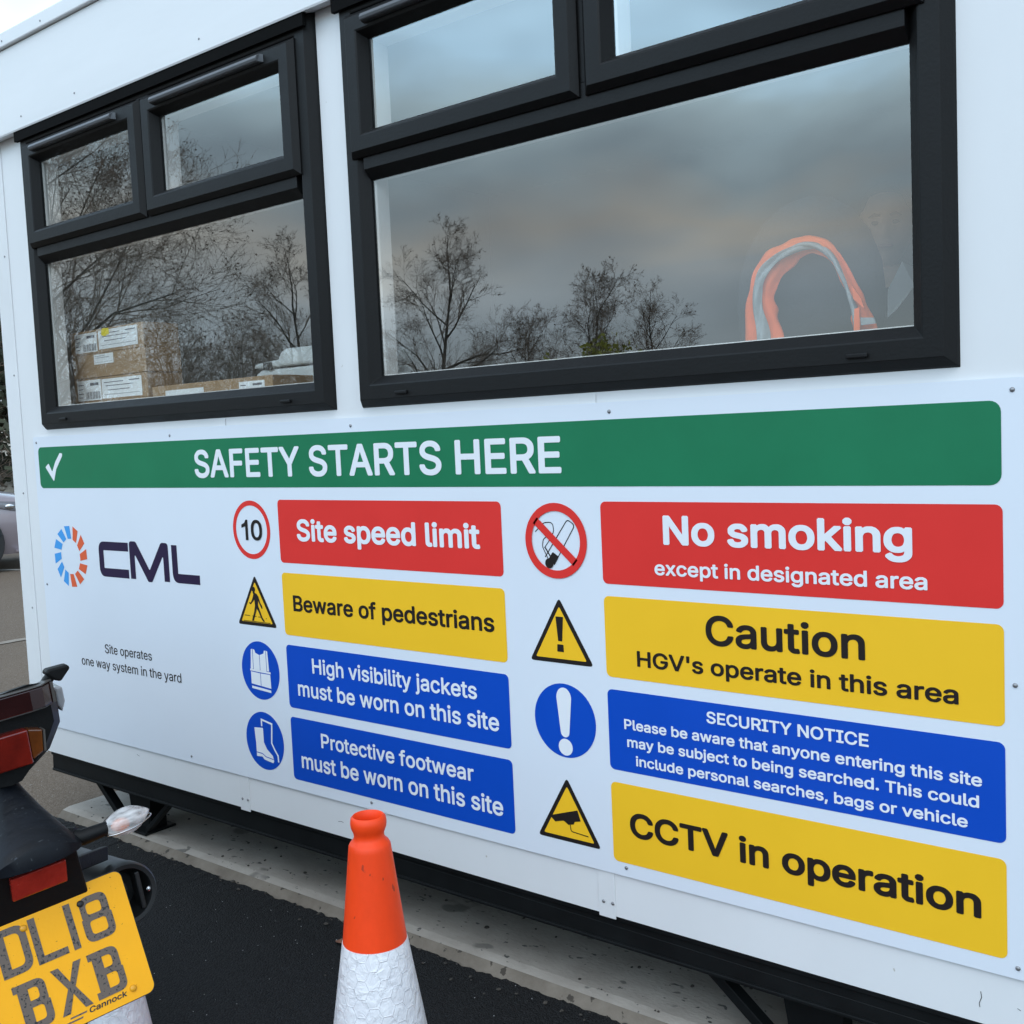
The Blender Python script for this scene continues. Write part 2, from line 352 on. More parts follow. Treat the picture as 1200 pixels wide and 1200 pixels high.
# fresh tarmac in front of the cabin, with a ragged rolled edge against the slab
g = MB(); xs = [-3.66+.012*i for i in range(int((5.0+3.66)/.012))]; rnd = random.Random(3)
lo = [(-9, -9), (5.0, -9)]; e0 = []; e1 = []
a1 = a2 = 0
for i, x in enumerate(xs):
    a1 = .75*a1+rnd.uniform(-.006, .006); a2 = .4*a2+rnd.uniform(-.004, .004)
    e0.append((x, -.05, .0045)); e1.append((x, .028+a1*.8+a2, .011+rnd.uniform(-.002, .002)))
v = e0+e1; n_ = len(xs); f = [(i, i+1, i+1+n_, i+n_) for i in range(n_-1)]
g.add(v, f); g.add([(-3.66, -.05, .0045), (-3.72, -.3, .0045), (-3.69, -.6, .0045), (-3.78, -1.2, .0045), (-3.75, -3, .0045), (-3.85, -7, .0045), (5.0, -7, .0045), (xs[-1], -.05, .0045)], [tuple(range(8))])
struct(g.build('tarmac_road', M['tarmac']))
# concrete slab that carries the cabin
g = MB(); x0, x1 = -3.635, 4.6
prof = [(.022, .0), (.030, .012), (.050, .030), (.075, .036), (3.1, .036), (3.14, 0)]
g.add([(x0, y, z) for y, z in prof]+[(x1, y, z) for y, z in prof], [(i, i+1, i+7, i+6) for i in range(5)]+[tuple(range(5, -1, -1)), tuple(range(6, 12))])
M['slab_lip'] = mat('brown stained slab lip', (.135, .112, .088), .95, col2=(.215, .185, .15), vscale=11, bump=.8, bscale=45, spots=[(30, .66, (.06, .05, .04))])
g.mi = [1, 1, 0, 0, 0, 0, 0]
struct(g.build('concrete_slab', [M['concrete'], M['slab_lip']]))
rd = random.Random(9); g = MB()
for i in range(300):
    k = rd.random()
    x = rd.uniform(-3.6, .6)
    y, z, r = (rd.uniform(.06, .34), .037, rd.uniform(.0012, .005)) if k < .45 else ((.028-abs(rd.gauss(0, .03)), .012, rd.uniform(.002, .006)) if k < .75 else (rd.uniform(-1.6, 0), .006, rd.uniform(.0010, .0028)))
    g.ell((x, y, z), (r*rd.uniform(.8, 1.6), r*rd.uniform(.8, 1.5), r*rd.uniform(.4, .8)), 6, 4)
M['grit'] = mat('dark grit', (.022, .020, .018), .95, col2=(.07, .06, .05), vscale=40)
stuff(g.build('grit', M['grit'], clean=False))
M['old_line'] = mat('nearly worn off road paint', (.20, .16, .125), .85, col2=(.30, .26, .22), vscale=10)
def line_strip(name, a, b, w, m):
    a, b = Vector(a), Vector(b); d = (b-a).normalized(); s_ = Vector((-d.y, d.x))*w/2; g = MB()
    g.add([(*(a+s_), .005), (*(a-s_), .005), (*(b-s_), .005), (*(b+s_), .005)], [(0, 1, 2, 3)]); return struct(g.build(name, m))
line_strip('parking_line', (-17.6, 1.6), (-9.6, 4.9), .10, M['line'])
line_strip('parking_line', (-7.4, 1.0), (-7.2, 4.2), .09, M['old_line'])

# ------------------------------------------------------------------ site cabin
cab = thing('site_cabin', 'white single storey site cabin with dark framed windows standing on black steel jack legs', 'cabin', (0, 0, 0))
XL, XR, ZB, ZT, ZW = -3.69, 2.45, .262, 2.32, 2.58       # ends, wall bottom, fascia bottom, fascia top
LW = (-3.448, -2.034, 1.369, 2.335); RW = (-1.941, -.539, 1.369, 2.335)
# front wall with two openings (cut at 40 mm inside the frames' outer edge), 70 mm thick
g = MB(); ins = .03
cols = [XL, LW[0]+ins, LW[1]-ins, RW[0]+ins, RW[1]-ins, XR]; z0, z1 = 1.369+ins, ZW
for i in range(5):
    if i in (1, 3):
        g.box(cols[i], cols[i+1], 0, .07, ZB, z0)
        g.box(cols[i], cols[i+1], 0, .07, 2.335-ins, ZW)
    else: g.box(cols[i], cols[i+1], 0, .07, ZB, ZW)
g.build('wall_panel', M['wall'], cab)
g = MB(); g.box(XL, XL+.07, .07, 2.63, ZB, ZW); g.box(XR-.07, XR, .07, 2.63, ZB, ZW); g.box(XL, XR, 2.63, 2.7, ZB, ZW)
g.build('wall_panel', M['wall'], cab)
g = MB(); g.box(XL+.073, XL+.085, .075, 2.549, .335, 2.5); g.build('end_wall', M['end_wall'], cab)
g = MB(); g.box(XL+.073, XR-.073, 2.55, 2.625, .335, 2.5); g.box(XR-.085, XR-.073, .075, 2.55, .335, 2.5)
g.build('inner_lining', M['room'], cab)
g = MB(); g.box(XL+.073, XR-.073, .073, 2.627, 2.5, 2.54); g.build('ceiling', M['room'], cab)
g = MB(); g.box(XL+.05, XR-.05, .073, 2.627, .27, .33); g.build('cabin_floor', M['room_floor'], cab)
g = MB(); g.box(XL-.02, XR+.02, -.055, 2.74, 2.585, 2.63); g.build('roof', M['trim'], cab, bevel=.004)
# projecting fascia: folded steel skin
g = MB(); g.add([(x, y, z) for x in (XL-.012, XR+.012) for y, z in ((-.003, 2.330), (-.040, 2.322), (-.042, 2.3265), (-.042, 2.5825), (-.003, 2.5825))],
                [(0, 1, 6, 5), (1, 2, 7, 6), (2, 3, 8, 7), (3, 4, 9, 8), (0, 4, 3, 2, 1), (5, 6, 7, 8, 9)])
g.build('fascia', M['fascia'], cab)
g = MB(); g.box(XL-.004, -3.607, -.003, -.0005, ZB-.004, 2.318); g.box(XL-.004, XL-.001, 0, .08, ZB-.004, 2.318); g.build('corner_trim', M['trim'], cab)
for sx in (-2.487, -1.256, -.02):
    g = MB(); g.box(sx-.042, sx, -.0028, -.0004, ZB-.006, 2.318 if sx > -.1 else 1.366)
    g.build('cover_strip', M['trim'], cab, bevel=.0006)
def rivet(parent, x, y, z, r=.0042, name='rivet', m='screw'):
    g = MB(); g.lathe([(r, 0), (r*.95, .0012), (r*.55, .0024), (.0001, .0027)], 12, (x, y, z), ax=(Vector((1, 0, 0)), Vector((0, 0, 1)), Vector((0, -1, 0))))
    return g.build(name, M[m], parent, smooth=True)
for z in (.36, .763, 1.159, 1.56, 1.958, 2.25): rivet(cab, -3.631, -.003, z, .0035)
for x, z in ((-1.285, .290), (-1.262, .290), (-2.518, .290), (-2.494, .290), (-.05, .29)): rivet(cab, x, -.0028, z, .004)
for x in (-3.38, -3.06, -2.44, -1.9, -1.2, -.6): rivet(cab, x, -.042, 2.36, .003)
for x in (-3.44, -3.2, -2.96, -2.7): rivet(cab, x, -.055, 2.603, .003)
# chassis and legs
g = MB(); g.box(-3.60, XR-.05, .012, .10, .192, .258); g.box(-3.60, XR-.05, .006, .012, .192, .200); g.box(-3.60, XR-.05, .006, .012, .248, .258)
g.build('chassis_beam', M['steel_black'], cab, bevel=.002)
g = MB(); g.box(-3.60, XR-.05, 2.55, 2.66, .12, .258); g.build('chassis_beam', M['steel_black'], cab)
g = MB()
for x in [-3.6+.6*i for i in range(11)]: g.box(x, x+.05, .102, 2.548, .17, .258)
g.box(-3.595, XR-.06, .103, 2.547, .2585, .2615); g.build('floor_joists', M['steel_black'], cab)
def jack(x):
    g = MB(); zf = .036
    g.box(x-.075, x+.075, .055, .17, zf, zf+.008); g.box(x-.055, x+.055, .09, .15, zf+.008, .20)
    g.add([(x-.07, .088, .19), (x+.07, .088, .19), (x+.045, .088, zf+.008), (x-.045, .088, zf+.008), (x-.07, .094, .19), (x+.07, .094, .19), (x+.045, .094, zf+.008), (x-.045, .094, zf+.008)],
          [(0, 1, 2, 3), (7, 6, 5, 4), (0, 4, 5, 1), (1, 5, 6, 2), (2, 6, 7, 3), (3, 7, 4, 0)])
    g.bar((x-.24, .075, .195), (x-.06, .075, zf+.014), .022, .030, up=(0, 1, 0)); g.bar((x+.24, .075, .195), (x+.065, .075, zf+.014), .014, .022, up=(0, 1, 0))
    return g.build('jack_leg', M['steel_black'], cab, bevel=.0015)
jack(-3.20); jack(-.86); jack(1.5)

def window(O, sashes, name='window'):
    x0, x1, z0, z1 = O
    y0 = -.0003
    g = MB()
    g.ring(x0, x1, z0, z1, [(0, y0), (.003, -.006), (.018, -.026), (.050, -.026), (.053, -.025), (.073, -.003), (.073, .007), (.03, .007), (.03, y0+.002)])
    zt0 = 1.902
    ty = .066
    # transom and mullion with bevelled edges
    tp = [(zt0-.002, -.003), (zt0+.020, -.0255), (zt0+.075, -.0255), (zt0+.075, .0068), (zt0-.002, .0068)]
    g.loft([[(x, y, z) for z, y in tp] for x in (x0+.0725, x1-.0725)])
    xm = (sashes[0][1]+sashes[1][0])/2
    g.box(xm-.03, xm+.03, -.0245, .0065, zt0+.0755, z1-.02)
    wn = g.build('window', M['upvc'], cab, bevel=.0008)
    g = MB(); g.box(x0+.004, x1-.004, -.038, -.0263, z1-.043, z1-.001); g.build('head_strip', M['black_strip'], wn)  # even black strip along the top of the frame, below the fascia
    # drain hole covers
    for dx in (x0+.14, x1-.18):
        g = MB(); g.box(dx, dx+.038, -.0325, -.0262, z0+.026, z0+.034); g.build('drain_cover', M['upvc'], wn, bevel=.002)
    def pane(a, b, c, d, y):
        g = MB(); g.box(a, b, y, y+.004, c, d)
        o = g.build('pane', [M['glass'], M['clear']], wn)
        for p in o.data.polygons: p.material_index = 0 if p.normal.y < -.5 else 1
        return o
    pane(x0+.070, x1-.070, z0+.070, zt0+.004, 0.0)
    for a, b in sashes:
        zs0, zs1 = zt0+.047, 2.276
        g = MB(); g.ring(a, b, zs0, zs1, [(0, -.026), (.0, -.030), (.013, -.044), (.044, -.044), (.048, -.042), (.062, -.018), (.062, -.008), (.01, -.008), (0, -.026)])
        sh = g.build('sash', M['upvc'], wn, bevel=.0007)
        pane(a+.060, b-.060, zs0+.060, zs1-.060, -.0155)
        g = MB(); g.ring(a, b, zs0, zs1, [(.063, -.0105), (.066, -.006), (.066, .040), (.012, .040), (.012, -.0070), (.061, -.0070)]); g.build('inner_frame', M['reveal'], wn)
        # ventilator canopy on the top rail
        g = MB(); vx0, vx1 = a+.075, b-.10; zc = zs1-.030
        pr = [(zc+.012, -.0435), (zc+.012, -.052), (zc+.008, -.060), (zc+.001, -.064), (zc-.006, -.062), (zc-.008, -.058), (zc-.008, -.0435)]
        g.loft([[(vx0+.006 if 0 < i < 6 else vx0, y, z) for i, (z, y) in enumerate(pr)], [(vx0+.012, y, z) for z, y in pr], [(vx1-.012, y, z) for z, y in pr], [(vx1-.006 if 0 < i < 6 else vx1, y, z) for i, (z, y) in enumerate(pr)]])
        g.build('trickle_vent', M['vent'], wn, bevel=.0012)
    # white inside reveal
    g = MB(); g.ring(x0, x1, z0, z1, [(.0725, .0072), (.076, .011), (.076, .050), (.034, .050), (.034, .0072)])
    g.box(x0+.077, x1-.077, .0072, .048, zt0+.006, zt0+.070); g.box(xm-.024, xm+.024, .0072, .046, zt0+.0702, z1-.077)
    g.box(x0+.0765, x1-.0765, .0505, .10, z0+.058, z0+.076)
    g.build('reveal', M['reveal'], wn, bevel=.001)
    return wn
M['vent'] = mat('grey vent canopy', (.075, .08, .088), .35, bump=.05, bscale=150)
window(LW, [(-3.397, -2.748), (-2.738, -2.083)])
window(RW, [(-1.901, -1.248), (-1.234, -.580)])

# ------------------------------------------------------------------ safety sign board
sb_ = thing('safety_sign_board', 'large white site safety notice board below the windows with green banner and warning panels', 'sign', (0, 0, 0))
BX0, BX1, BZ0, BZ1 = -3.532, -.438, .359, 1.347
g = MB(); g.prism(rrect(BX0, BX1, BZ0, BZ1, .006), -.0032, -.0062); g.build('backing_sheet', M['board'], sb_)
for x in (-3.512, -2.747, -1.983, -1.222, -.459):
    rivet(sb_, x, -.0062, 1.328, .0042, 'screw'); rivet(sb_, x, -.0062, .378, .0042, 'screw')
for x in (-3.512, -.459): rivet(sb_, x, -.0062, .852, .0042, 'screw')
YP, YT, YU = -.0068, -.0074, -.0080
def panel(x0, x1, z0, z1, m, lines, r=.012, name='sign_panel'):
    p = vinyl(name, [rrect(x0, x1, z0, z1, r)], M[m], sb_, YP)
    for (s, a, b, z, cap, tm, off) in lines: text(s, a, b, z, cap, M[tm], p, YT, off)
    return p
WI, BI = 'white_ink', 'black_ink'
gp = panel(-3.504, -.476, 1.1762, 1.3122, 'green', [('SAFETY STARTS HERE', -2.6352, -1.346, 1.2044, .0785, WI, .019)], .018)
tick = [(-3.461, 1.243), (-3.440, 1.256), (-3.420, 1.232), (-3.372, 1.293), (-3.352, 1.293), (-3.350, 1.288), (-3.412, 1.198), (-3.418, 1.198)]
vinyl('tick_mark', [rpoly([(-3.463, 1.246), (-3.441, 1.258), (-3.421, 1.230), (-3.398, 1.262), (-3.366, 1.291), (-3.350, 1.289), (-3.352, 1.280), (-3.395, 1.238), (-3.414, 1.198)], .004)], M[WI], gp, YT)
XA, XB, XC, XD = -2.2806, -1.5166, -1.2524, -.475
panel(XA, XB, .9765, 1.1438, 'red', [('Site speed limit', -2.2085, -1.5804, 1.0360, .0572, WI, .024)])
panel(XA, XB, .7827, .9498, 'yellow', [('Beware of pedestrians', -2.2399, -1.5503, .8490, .0426, BI, .019)])
panel(XA, XB, .586, .7561, 'blue', [('High visibility jackets', -2.179, -1.6117, .6880, .0400, WI, .016), ('must be worn on this site', -2.241, -1.5497, .6216, .0412, WI, .016)])
panel(XA, XB, .3894, .5605, 'blue', [('Protective footwear', -2.1609, -1.6334, .4917, .0390, WI, .016), ('must be worn on this site', -2.2438, -1.5493, .4250, .0430, WI, .016)])
panel(XC, XD, .9756, 1.1454, 'red', [('No smoking', -1.1056, -.6192, 1.0605, .0584, WI, .025), ('except in designated area', -1.1276, -.5952, .9994, .0285, WI, .019)])
panel(XC, XD, .7812, .9502, 'yellow', [('Caution', -1.018, -.7043, .8686, .0587, BI, .019), ("HGV's operate in this area", -1.1765, -.5472, .8095, .0325, BI, .019)])
panel(XC, XD, .5853, .7552, 'blue', [('SECURITY NOTICE', -1.022, -.7013, .7140, .0235, WI, .019), ('Please be aware that anyone entering this site', -1.2132, -.5115, .6752, .0215, WI, .019),
      ('may be subject to being searched. This could', -1.2076, -.5166, .6385, .0212, WI, .019), ('include personal searches, bags or vehicle', -1.188, -.5352, .6010, .0210, WI, .019)])
panel(XC, XD, .3886, .5587, 'yellow', [('CCTV in operation', -1.2085, -.5151, .4485, .0527, BI, .024)])
# speed roundel
p = vinyl('speed_limit_symbol', [circ(-2.397, 1.061, .080), circ(-2.397, 1.061, .0665)], M['red'], sb_, YP)
text('0', -2.3985, -2.3506, 1.033, .0552, M[BI], p, YT, .016)
vinyl('lettering', [[(-2.4225, 1.0325), (-2.4115, 1.0325), (-2.4115, 1.0885), (-2.4195, 1.0885), (-2.4255, 1.0800), (-2.4385, 1.0745), (-2.4385, 1.0655), (-2.4225, 1.0705)]], M[BI], p, YT)
# no smoking
p = vinyl('no_smoking_symbol', [circ(-1.3695, 1.061, .081), circ(-1.3695, 1.061, .0635)], M['red'], sb_, YU)
nx, nz_ = -1.3695, 1.061
vinyl('red_bar', [stroke([(nx-.053, nz_+.043), (nx+.050, nz_-.046)], .017)[0]], M['red'], p, YU)
L_ = stroke(rpoly([(nx-.030, nz_-.036), (nx+.032, nz_+.046), (nx+.051, nz_+.034), (nx-.007, nz_-.052)], [0, .008, .008, 0], closed=False), .0022)
L_ += stroke(rpoly([(nx-.054, nz_+.018), (nx-.030, nz_+.038), (nx-.006, nz_+.040), (nx-.004, nz_+.014), (nx-.034, nz_+.004), (nx-.036, nz_-.014), (nx-.022, nz_-.040)], .014, closed=False), .0020)
L_ += stroke(rpoly([(nx-.031, nz_-.016), (nx-.012, nz_+.006)], .01, closed=False), .0018)
L_ += stroke(rpoly([(nx-.030, nz_-.014), (nx-.016, nz_-.034), (nx-.012, nz_-.040)], .01, closed=False), .003)
for lp in L_: vinyl('cigarette_outline', [lp], M[BI], p, YP)
vinyl('cigarette_tip', [rpoly([(nx-.021, nz_-.040), (nx-.009, nz_-.024), (nx+.007, nz_-.034), (nx-.005, nz_-.052)], .003)], M[BI], p, YT)
vinyl('cigarette_tip', [circ(nx-.019, nz_-.049, .011, 24)], M[BI], p, YT-.0003)
# warning triangles
def tri(cx, z0, w, h, name):
    a, b, c = (cx, z0+h), (cx-w/2, z0), (cx+w/2, z0)
    p = vinyl(name, [rpoly([b, c, a], .006)], M[BI], sb_, YP); G = Vector((cx, z0+h/3))
    k = .80
    vinyl('yellow_field', [rpoly([tuple(G+(Vector(q)-G)*k) for q in (b, c, a)], .003)], M['yellow'], p, YT)
    return p
p = tri(-2.3965, .797, .168, .140, 'pedestrian_symbol')
px, pz = -2.3965, .797
man = [(-.006, .098), (-.001, .0895), (.007, .0865), (.013, .080), (.020, .064), (.026, .056), (.0285, .049), (.024, .048), (.017, .058), (.011, .069), (.0095, .056), (.016, .043), (.025, .025), (.035, .014), (.029, .013), (.022, .019), (.009, .040), (.003, .047),
       (-.002, .035), (-.010, .020), (-.012, .013), (-.021, .013), (-.019, .017), (-.008, .040), (-.004, .055), (-.005, .071), (-.012, .065), (-.022, .057), (-.029, .060), (-.0275, .063), (-.021, .062), (-.012, .076), (-.008, .085), (-.011, .090)]
vinyl('walking_figure', [[(px+x, pz+z*1.02) for x, z in man]], M[BI], p, YU)
vinyl('walking_figure', [circ(px-.0065, pz+.1005, .0075, 20)], M[BI], p, YU-.0003)
for a, b, z in ((-.052, -.028, .026), (-.018, .000, .0255), (.008, .022, .0245), (.040, .044, .022), (-.058, .058, .0105)):
    vinyl('ground_line', [[(px+a, pz+z), (px+b, pz+z), (px+b, pz+z+.0018), (px+a, pz+z+.0018)]], M[BI], p, YU)
p = tri(-1.368, .797, .168, .142, 'general_warning_symbol')
ex = lambda cx, z, k: [rpoly([(cx-.0085*k, z+.045*k), (cx+.0085*k, z+.045*k), (cx+.0045*k, z), (cx-.0045*k, z)], .0012), rpoly([(cx-.0075*k, z-.0195*k), (cx+.0075*k, z-.0195*k), (cx+.0068*k, z-.006*k), (cx-.0068*k, z-.006*k)], .0012)]
for lp in ex(-1.368, .845, 1.18): vinyl('exclamation_mark', [lp], M[BI], p, YU)
p = tri(-1.367, .404, .168, .142, 'camera_warning_symbol')
vinyl('camera_outline', [rpoly([(-1.4165, .4545), (-1.341, .4790), (-1.3335, .4560), (-1.3495, .4520), (-1.352, .4460), (-1.3665, .4420), (-1.3765, .4480), (-1.3800, .4490), (-1.4020, .4430)], .0012)], M[BI], p, YU)
for lp in stroke(rpoly([(-1.3615, .443), (-1.3600, .4290), (-1.3150, .4260)], .006, closed=False), .0022): vinyl('camera_cable', [lp], M[BI], p, YU)
# blue mandatory roundels
p = vinyl('jacket_symbol', [circ(-2.396, .673, .081)], M['blue'], sb_, YP)
jx, jz = -2.396, .673
J = [[(-.036, .056), (-.030, .058), (-.030, .002), (-.041, .001), (-.041, .002)],
     [(-.028, .058), (-.020, .056), (-.017, .048), (-.001, .043), (-.001, .000), (-.028, .001)], [(.001, .043), (.018, .049), (.021, .057), (.027, .058), (.027, .000), (.001, .000)],
     [(.029, .058), (.035, .056), (.038, .001), (.029, .001)],
     [(-.044, .0015), (.044, -.0005), (.044, -.006), (-.044, -.004)], [(-.041, -.006), (-.001, -.008), (-.001, -.043), (-.041, -.040)], [(.001, -.008), (.042, -.008), (.043, -.046), (.001, -.043)], [(-.040, -.046), (.042, -.051), (.042, -.058), (-.040, -.053)]]
for lp in J: vinyl('jacket_outline', [[(jx+x, jz+z) for x, z in lp]], M[WI], p, YT)
p = vinyl('footwear_symbol', [circ(-2.396, .476, .081)], M['blue'], sb_, YP)
bx, bz = -2.398, .476
boot = [(-.040, .033), (-.002, .036), (-.002, -.004), (.010, -.022), (.034, -.038), (.038, -.052), (.034, -.058), (-.004, -.053), (-.012, -.046), (-.036, -.048), (-.036, -.010)]
vinyl('boot_outline', [rpoly([(bx+x, bz+z) for x, z in boot], .003)], M[WI], p, YT)
for lp in stroke([(bx+x, bz+z) for x, z in ((-.036, -.036), (-.010, -.037), (.004, -.044), (.036, -.047))], .0022): vinyl('sole_line', [lp], M['blue'], p, YU)
for lp in stroke([(bx+x, bz+z) for x, z in ((-.007, .040), (-.007, .059), (.037, .052), (.032, -.002), (.044, -.020), (.056, -.034), (.057, -.052))], .0055): vinyl('boot_outline', [lp], M[WI], p, YT)
p = vinyl('mandatory_symbol', [circ(-1.3655, .672, .081)], M['blue'], sb_, YP)
mx_, mz_ = -1.3655, .672
bar = []
for t in range(13): a = pi*t/12; bar.append((mx_+.0195*cos(a), mz_+.050+.0195*sin(a)*1.15))
for t in range(9): a = pi+pi*t/8; bar.append((mx_+.0115*cos(a), mz_-.025+.0115*sin(a)))
vinyl('exclamation_mark', [bar], M[WI], p, YT); vinyl('exclamation_mark', [circ(mx_, mz_-.058, .0185, 28)], M[WI], p, YT)
# company logo and yard notice
lg = None
lc = (-3.347, .952)
for k in range(12):
    a = R(90-30*k+3); m = 'logo_orange' if 1 <= k <= 6 else 'logo_blue'
    d = Vector((cos(a), sin(a))); t = Vector((sin(a), -cos(a))); o = Vector(lc)
    q = [o+d*.058-t*.011+t*.004, o+d*.058+t*.011+t*.004, o+d*.100+t*.0165-t*.006, o+d*.100-t*.0165-t*.006]
    e = vinyl('logo_ray', [[tuple(v) for v in q]], M[m], sb_ if lg is None else lg, YP)
    if lg is None: lg = e; e.name = 'company_logo'
for pp, r_ in (([(-3.006, .9935), (-3.1605, .9935), (-3.1605, .9095), (-3.010, .9095)], .017),
              ([(-2.7645, 1.0075), (-2.7645, .9095), (-2.646, .9095)], .016)):
    vinyl('lettering', stroke(pp, .0275, r=r_), M['navy'], lg, YP)
vinyl('lettering', [rpoly([(-3.0003, .8965), (-3.0003, 1.0125), (-2.9640, 1.0125), (-2.897, .9265), (-2.8305, 1.0125), (-2.7948, 1.0125), (-2.7948, .8965), (-2.8222, .8965), (-2.8222, .9745), (-2.8870, .8910), (-2.9075, .8910), (-2.9728, .9745), (-2.9728, .8965)],
      [0, .013, .016, .004, .016, .013, 0, 0, .004, .009, .009, .004, 0])], M['navy'], lg, YP)
yn = text('Site operates', -3.1803, -2.9188, .6480, .0285, M[BI], sb_, YP, .003, 'yard_notice')
text('one way system in the yard', -3.3267, -2.7719, .5960, .0285, M[BI], yn, YP, .003)

# ------------------------------------------------------------------ bare winter trees (trunk > limbs, twigs, last leaves)
M['bark'] = mat('grey brown bark', (.105, .085, .068), .9, var=.3, vscale=6)
M['twig'] = mat('dark twig bark', (.31, .235, .18), .9, var=.3, vscale=3)
M['leaf_brown'] = mat('dead brown leaf', (.12, .060, .030), .8, var=.3, vscale=5)
M['leaf_green'] = mat('yellow green leaf', (.34, .33, .03), .7, var=.25, vscale=5)
M['evergreen'] = mat('dull evergreen leaf', (.045, .050, .028), .8, var=.35, vscale=2)
def tree_mesh(seed, H, spread, trunk_r, levels=5, kids=(7, 5, 5, 4), leaves=0, up=.35, first=.22, leafm='leaf_brown', lsize=.05, minr=.004):
    rd = random.Random(seed); tr = MB(); tw = MB(); lf = MB()
    def rv(): return Vector((rd.gauss(0, 1), rd.gauss(0, 1), rd.gauss(0, 1)))
    def grow(p, d, ln, r, lv):
        n = 5 if lv == 0 else (4 if lv < 3 else 3); pts = [p.copy()]; rad = [r]; dirs = []
        for i in range(n):
            d = (d+rv()*(.05 if lv == 0 else .15)+Vector((0, 0, up*(.10 if lv else .05)))).normalized()
            p = p+d*ln/n; pts.append(p.copy()); rad.append(max(minr*.5, r*(1-.72*(i+1)/n))); dirs.append(d.copy())
        (tr if lv < 2 else tw).tube(pts, rad, 6 if lv == 0 else (5 if lv == 1 else 3), caps=False)
        if lv >= levels-1:
            if leaves and rd.random() < leaves:
                q = pts[-1]; a = rv().normalized()*lsize; b = a.cross(rv()).normalized()*lsize*.7
                lf.add([q-a*.1, q+a*.5+b*.5, q+a, q+a*.5-b*.5], [(0, 1, 2, 3)])
            return
        k = kids[min(lv, len(kids)-1)]
        for j in range(k):
            t = (first+(1-first)*(j+rd.random()*.8)/k) if lv == 0 else (.22+.78*(j+rd.random())/k)
            x = t*n; i = min(n-1, int(x)); q = pts[i].lerp(pts[i+1], x-i); dd = dirs[i]
            ang = rd.uniform(.55, 1.0) if lv == 0 else rd.uniform(.4, .9)
            side = dd.orthogonal().normalized(); side.rotate(Matrix.Rotation(rd.uniform(0, 2*pi)if lv else j*2.4+rd.uniform(-.4, .4), 3, dd))
            nd = (dd*cos(ang)+side*sin(ang)); 
            if lv == 0: l2 = spread*(1.15-.55*t)*rd.uniform(.8, 1.15)
            else: l2 = ln*rd.uniform(.40, .62)*(1.15-.35*t)
            grow(q, nd, l2, max(minr, rad[i]*rd.uniform(.45, .62)), lv+1)
        if lv == 0: grow(pts[-1], dirs[-1], spread*.6, rad[-1], 1)
    grow(Vector((0, 0, -.1)), Vector((0, 0, 1)), H*.72, trunk_r, 0)
    out = []
    for mb, nm, m in ((tr, 'trunk', 'bark'), (tw, 'crown', 'twig'), (lf, 'leaves', leafm)):
        if not mb.v: continue
        me = bpy.data.meshes.new(nm); me.from_pydata(mb.v, [], mb.f); me.materials.append(M[m]); out.append((nm, me))
    return out
def tree(name, parts, x, y, rz, k, label, group=None):
    t = thing(name, label, 'tree', (x, y, 0), rz, group); t.scale = (k, k, k)
    for nm, me in parts:
        o = bpy.data.objects.new(nm, me); C.objects.link(o); o.parent = t
    return t
TA = tree_mesh(11, 9.6, 4.4, .085, levels=6, kids=(24, 9, 7, 6, 4), leaves=.16, first=.05, minr=.0036, lsize=.05)
TB = tree_mesh(23, 8.0, 2.9, .11, levels=6, kids=(14, 7, 6, 5, 3), leaves=.03, first=.10, minr=.0042, lsize=.06)
TC = tree_mesh(37, 7.2, 2.3, .085, levels=6, kids=(14, 7, 6, 5, 3), leaves=.06, first=.10, minr=.0042, lsize=.06)
TD = tree_mesh(51, 3.6, 1.6, .06, levels=5, kids=(9, 5, 4, 3), leaves=1.0, first=.1, leafm='leaf_green', lsize=.15, minr=.006)
def refl(az, dist): # a tree seen in the panes stands on the photographer's side of the yard
    return dist*sin(R(az)), -(dist*cos(R(az))-1.85)
GR = 'bare trees along the far side of the yard'
for nm, P_, az_, ds, rz, k, lb in (
    ('bare_tree', TA, -62.5, 20.0, .3, .88, 'big dense bare tree with rusty leaves, mirrored above the boxes in the left window'),
    ('bare_tree', TB, -49.0, 30, 2.0, .86, 'bare tree mirrored at the inner edge of the left window behind the printer'),
    ('bare_tree', TB, -42.8, 34, 0, 1.0, 'tallest bare tree mirrored at the left side of the large right window'),
    ('bare_tree', TC, -37.8, 39, 1.0, .86, 'low thin bare tree mirrored between the two taller trees of the right window'),
    ('bare_tree', TC, -34.6, 36, 2.6, .98, 'upright bare tree mirrored near the middle of the large right window'),
    ('bare_tree', TB, -30.6, 40, 4.0, .84, 'broad bare tree mirrored nearest to the orange vest'),
    ('leafy_shrub', TD, -34.9, 30, .5, .94, 'yellow green shrub at the foot of the upright tree mirrored in the right window'),
    ('leafy_shrub', TD, -32.6, 31, 2.5, 1.04, 'yellow green shrub beside the broad bare tree mirrored in the right window')):
    x, y = refl(az_, ds); tree(nm, P_, x, y, rz, k, lb, GR if nm == 'bare_tree' else None)
TS = tree_mesh(91, 3.4, 2.0, .05, levels=5, kids=(16, 9, 7, 5), leaves=.10, first=.03, minr=.004, lsize=.06, up=.5)
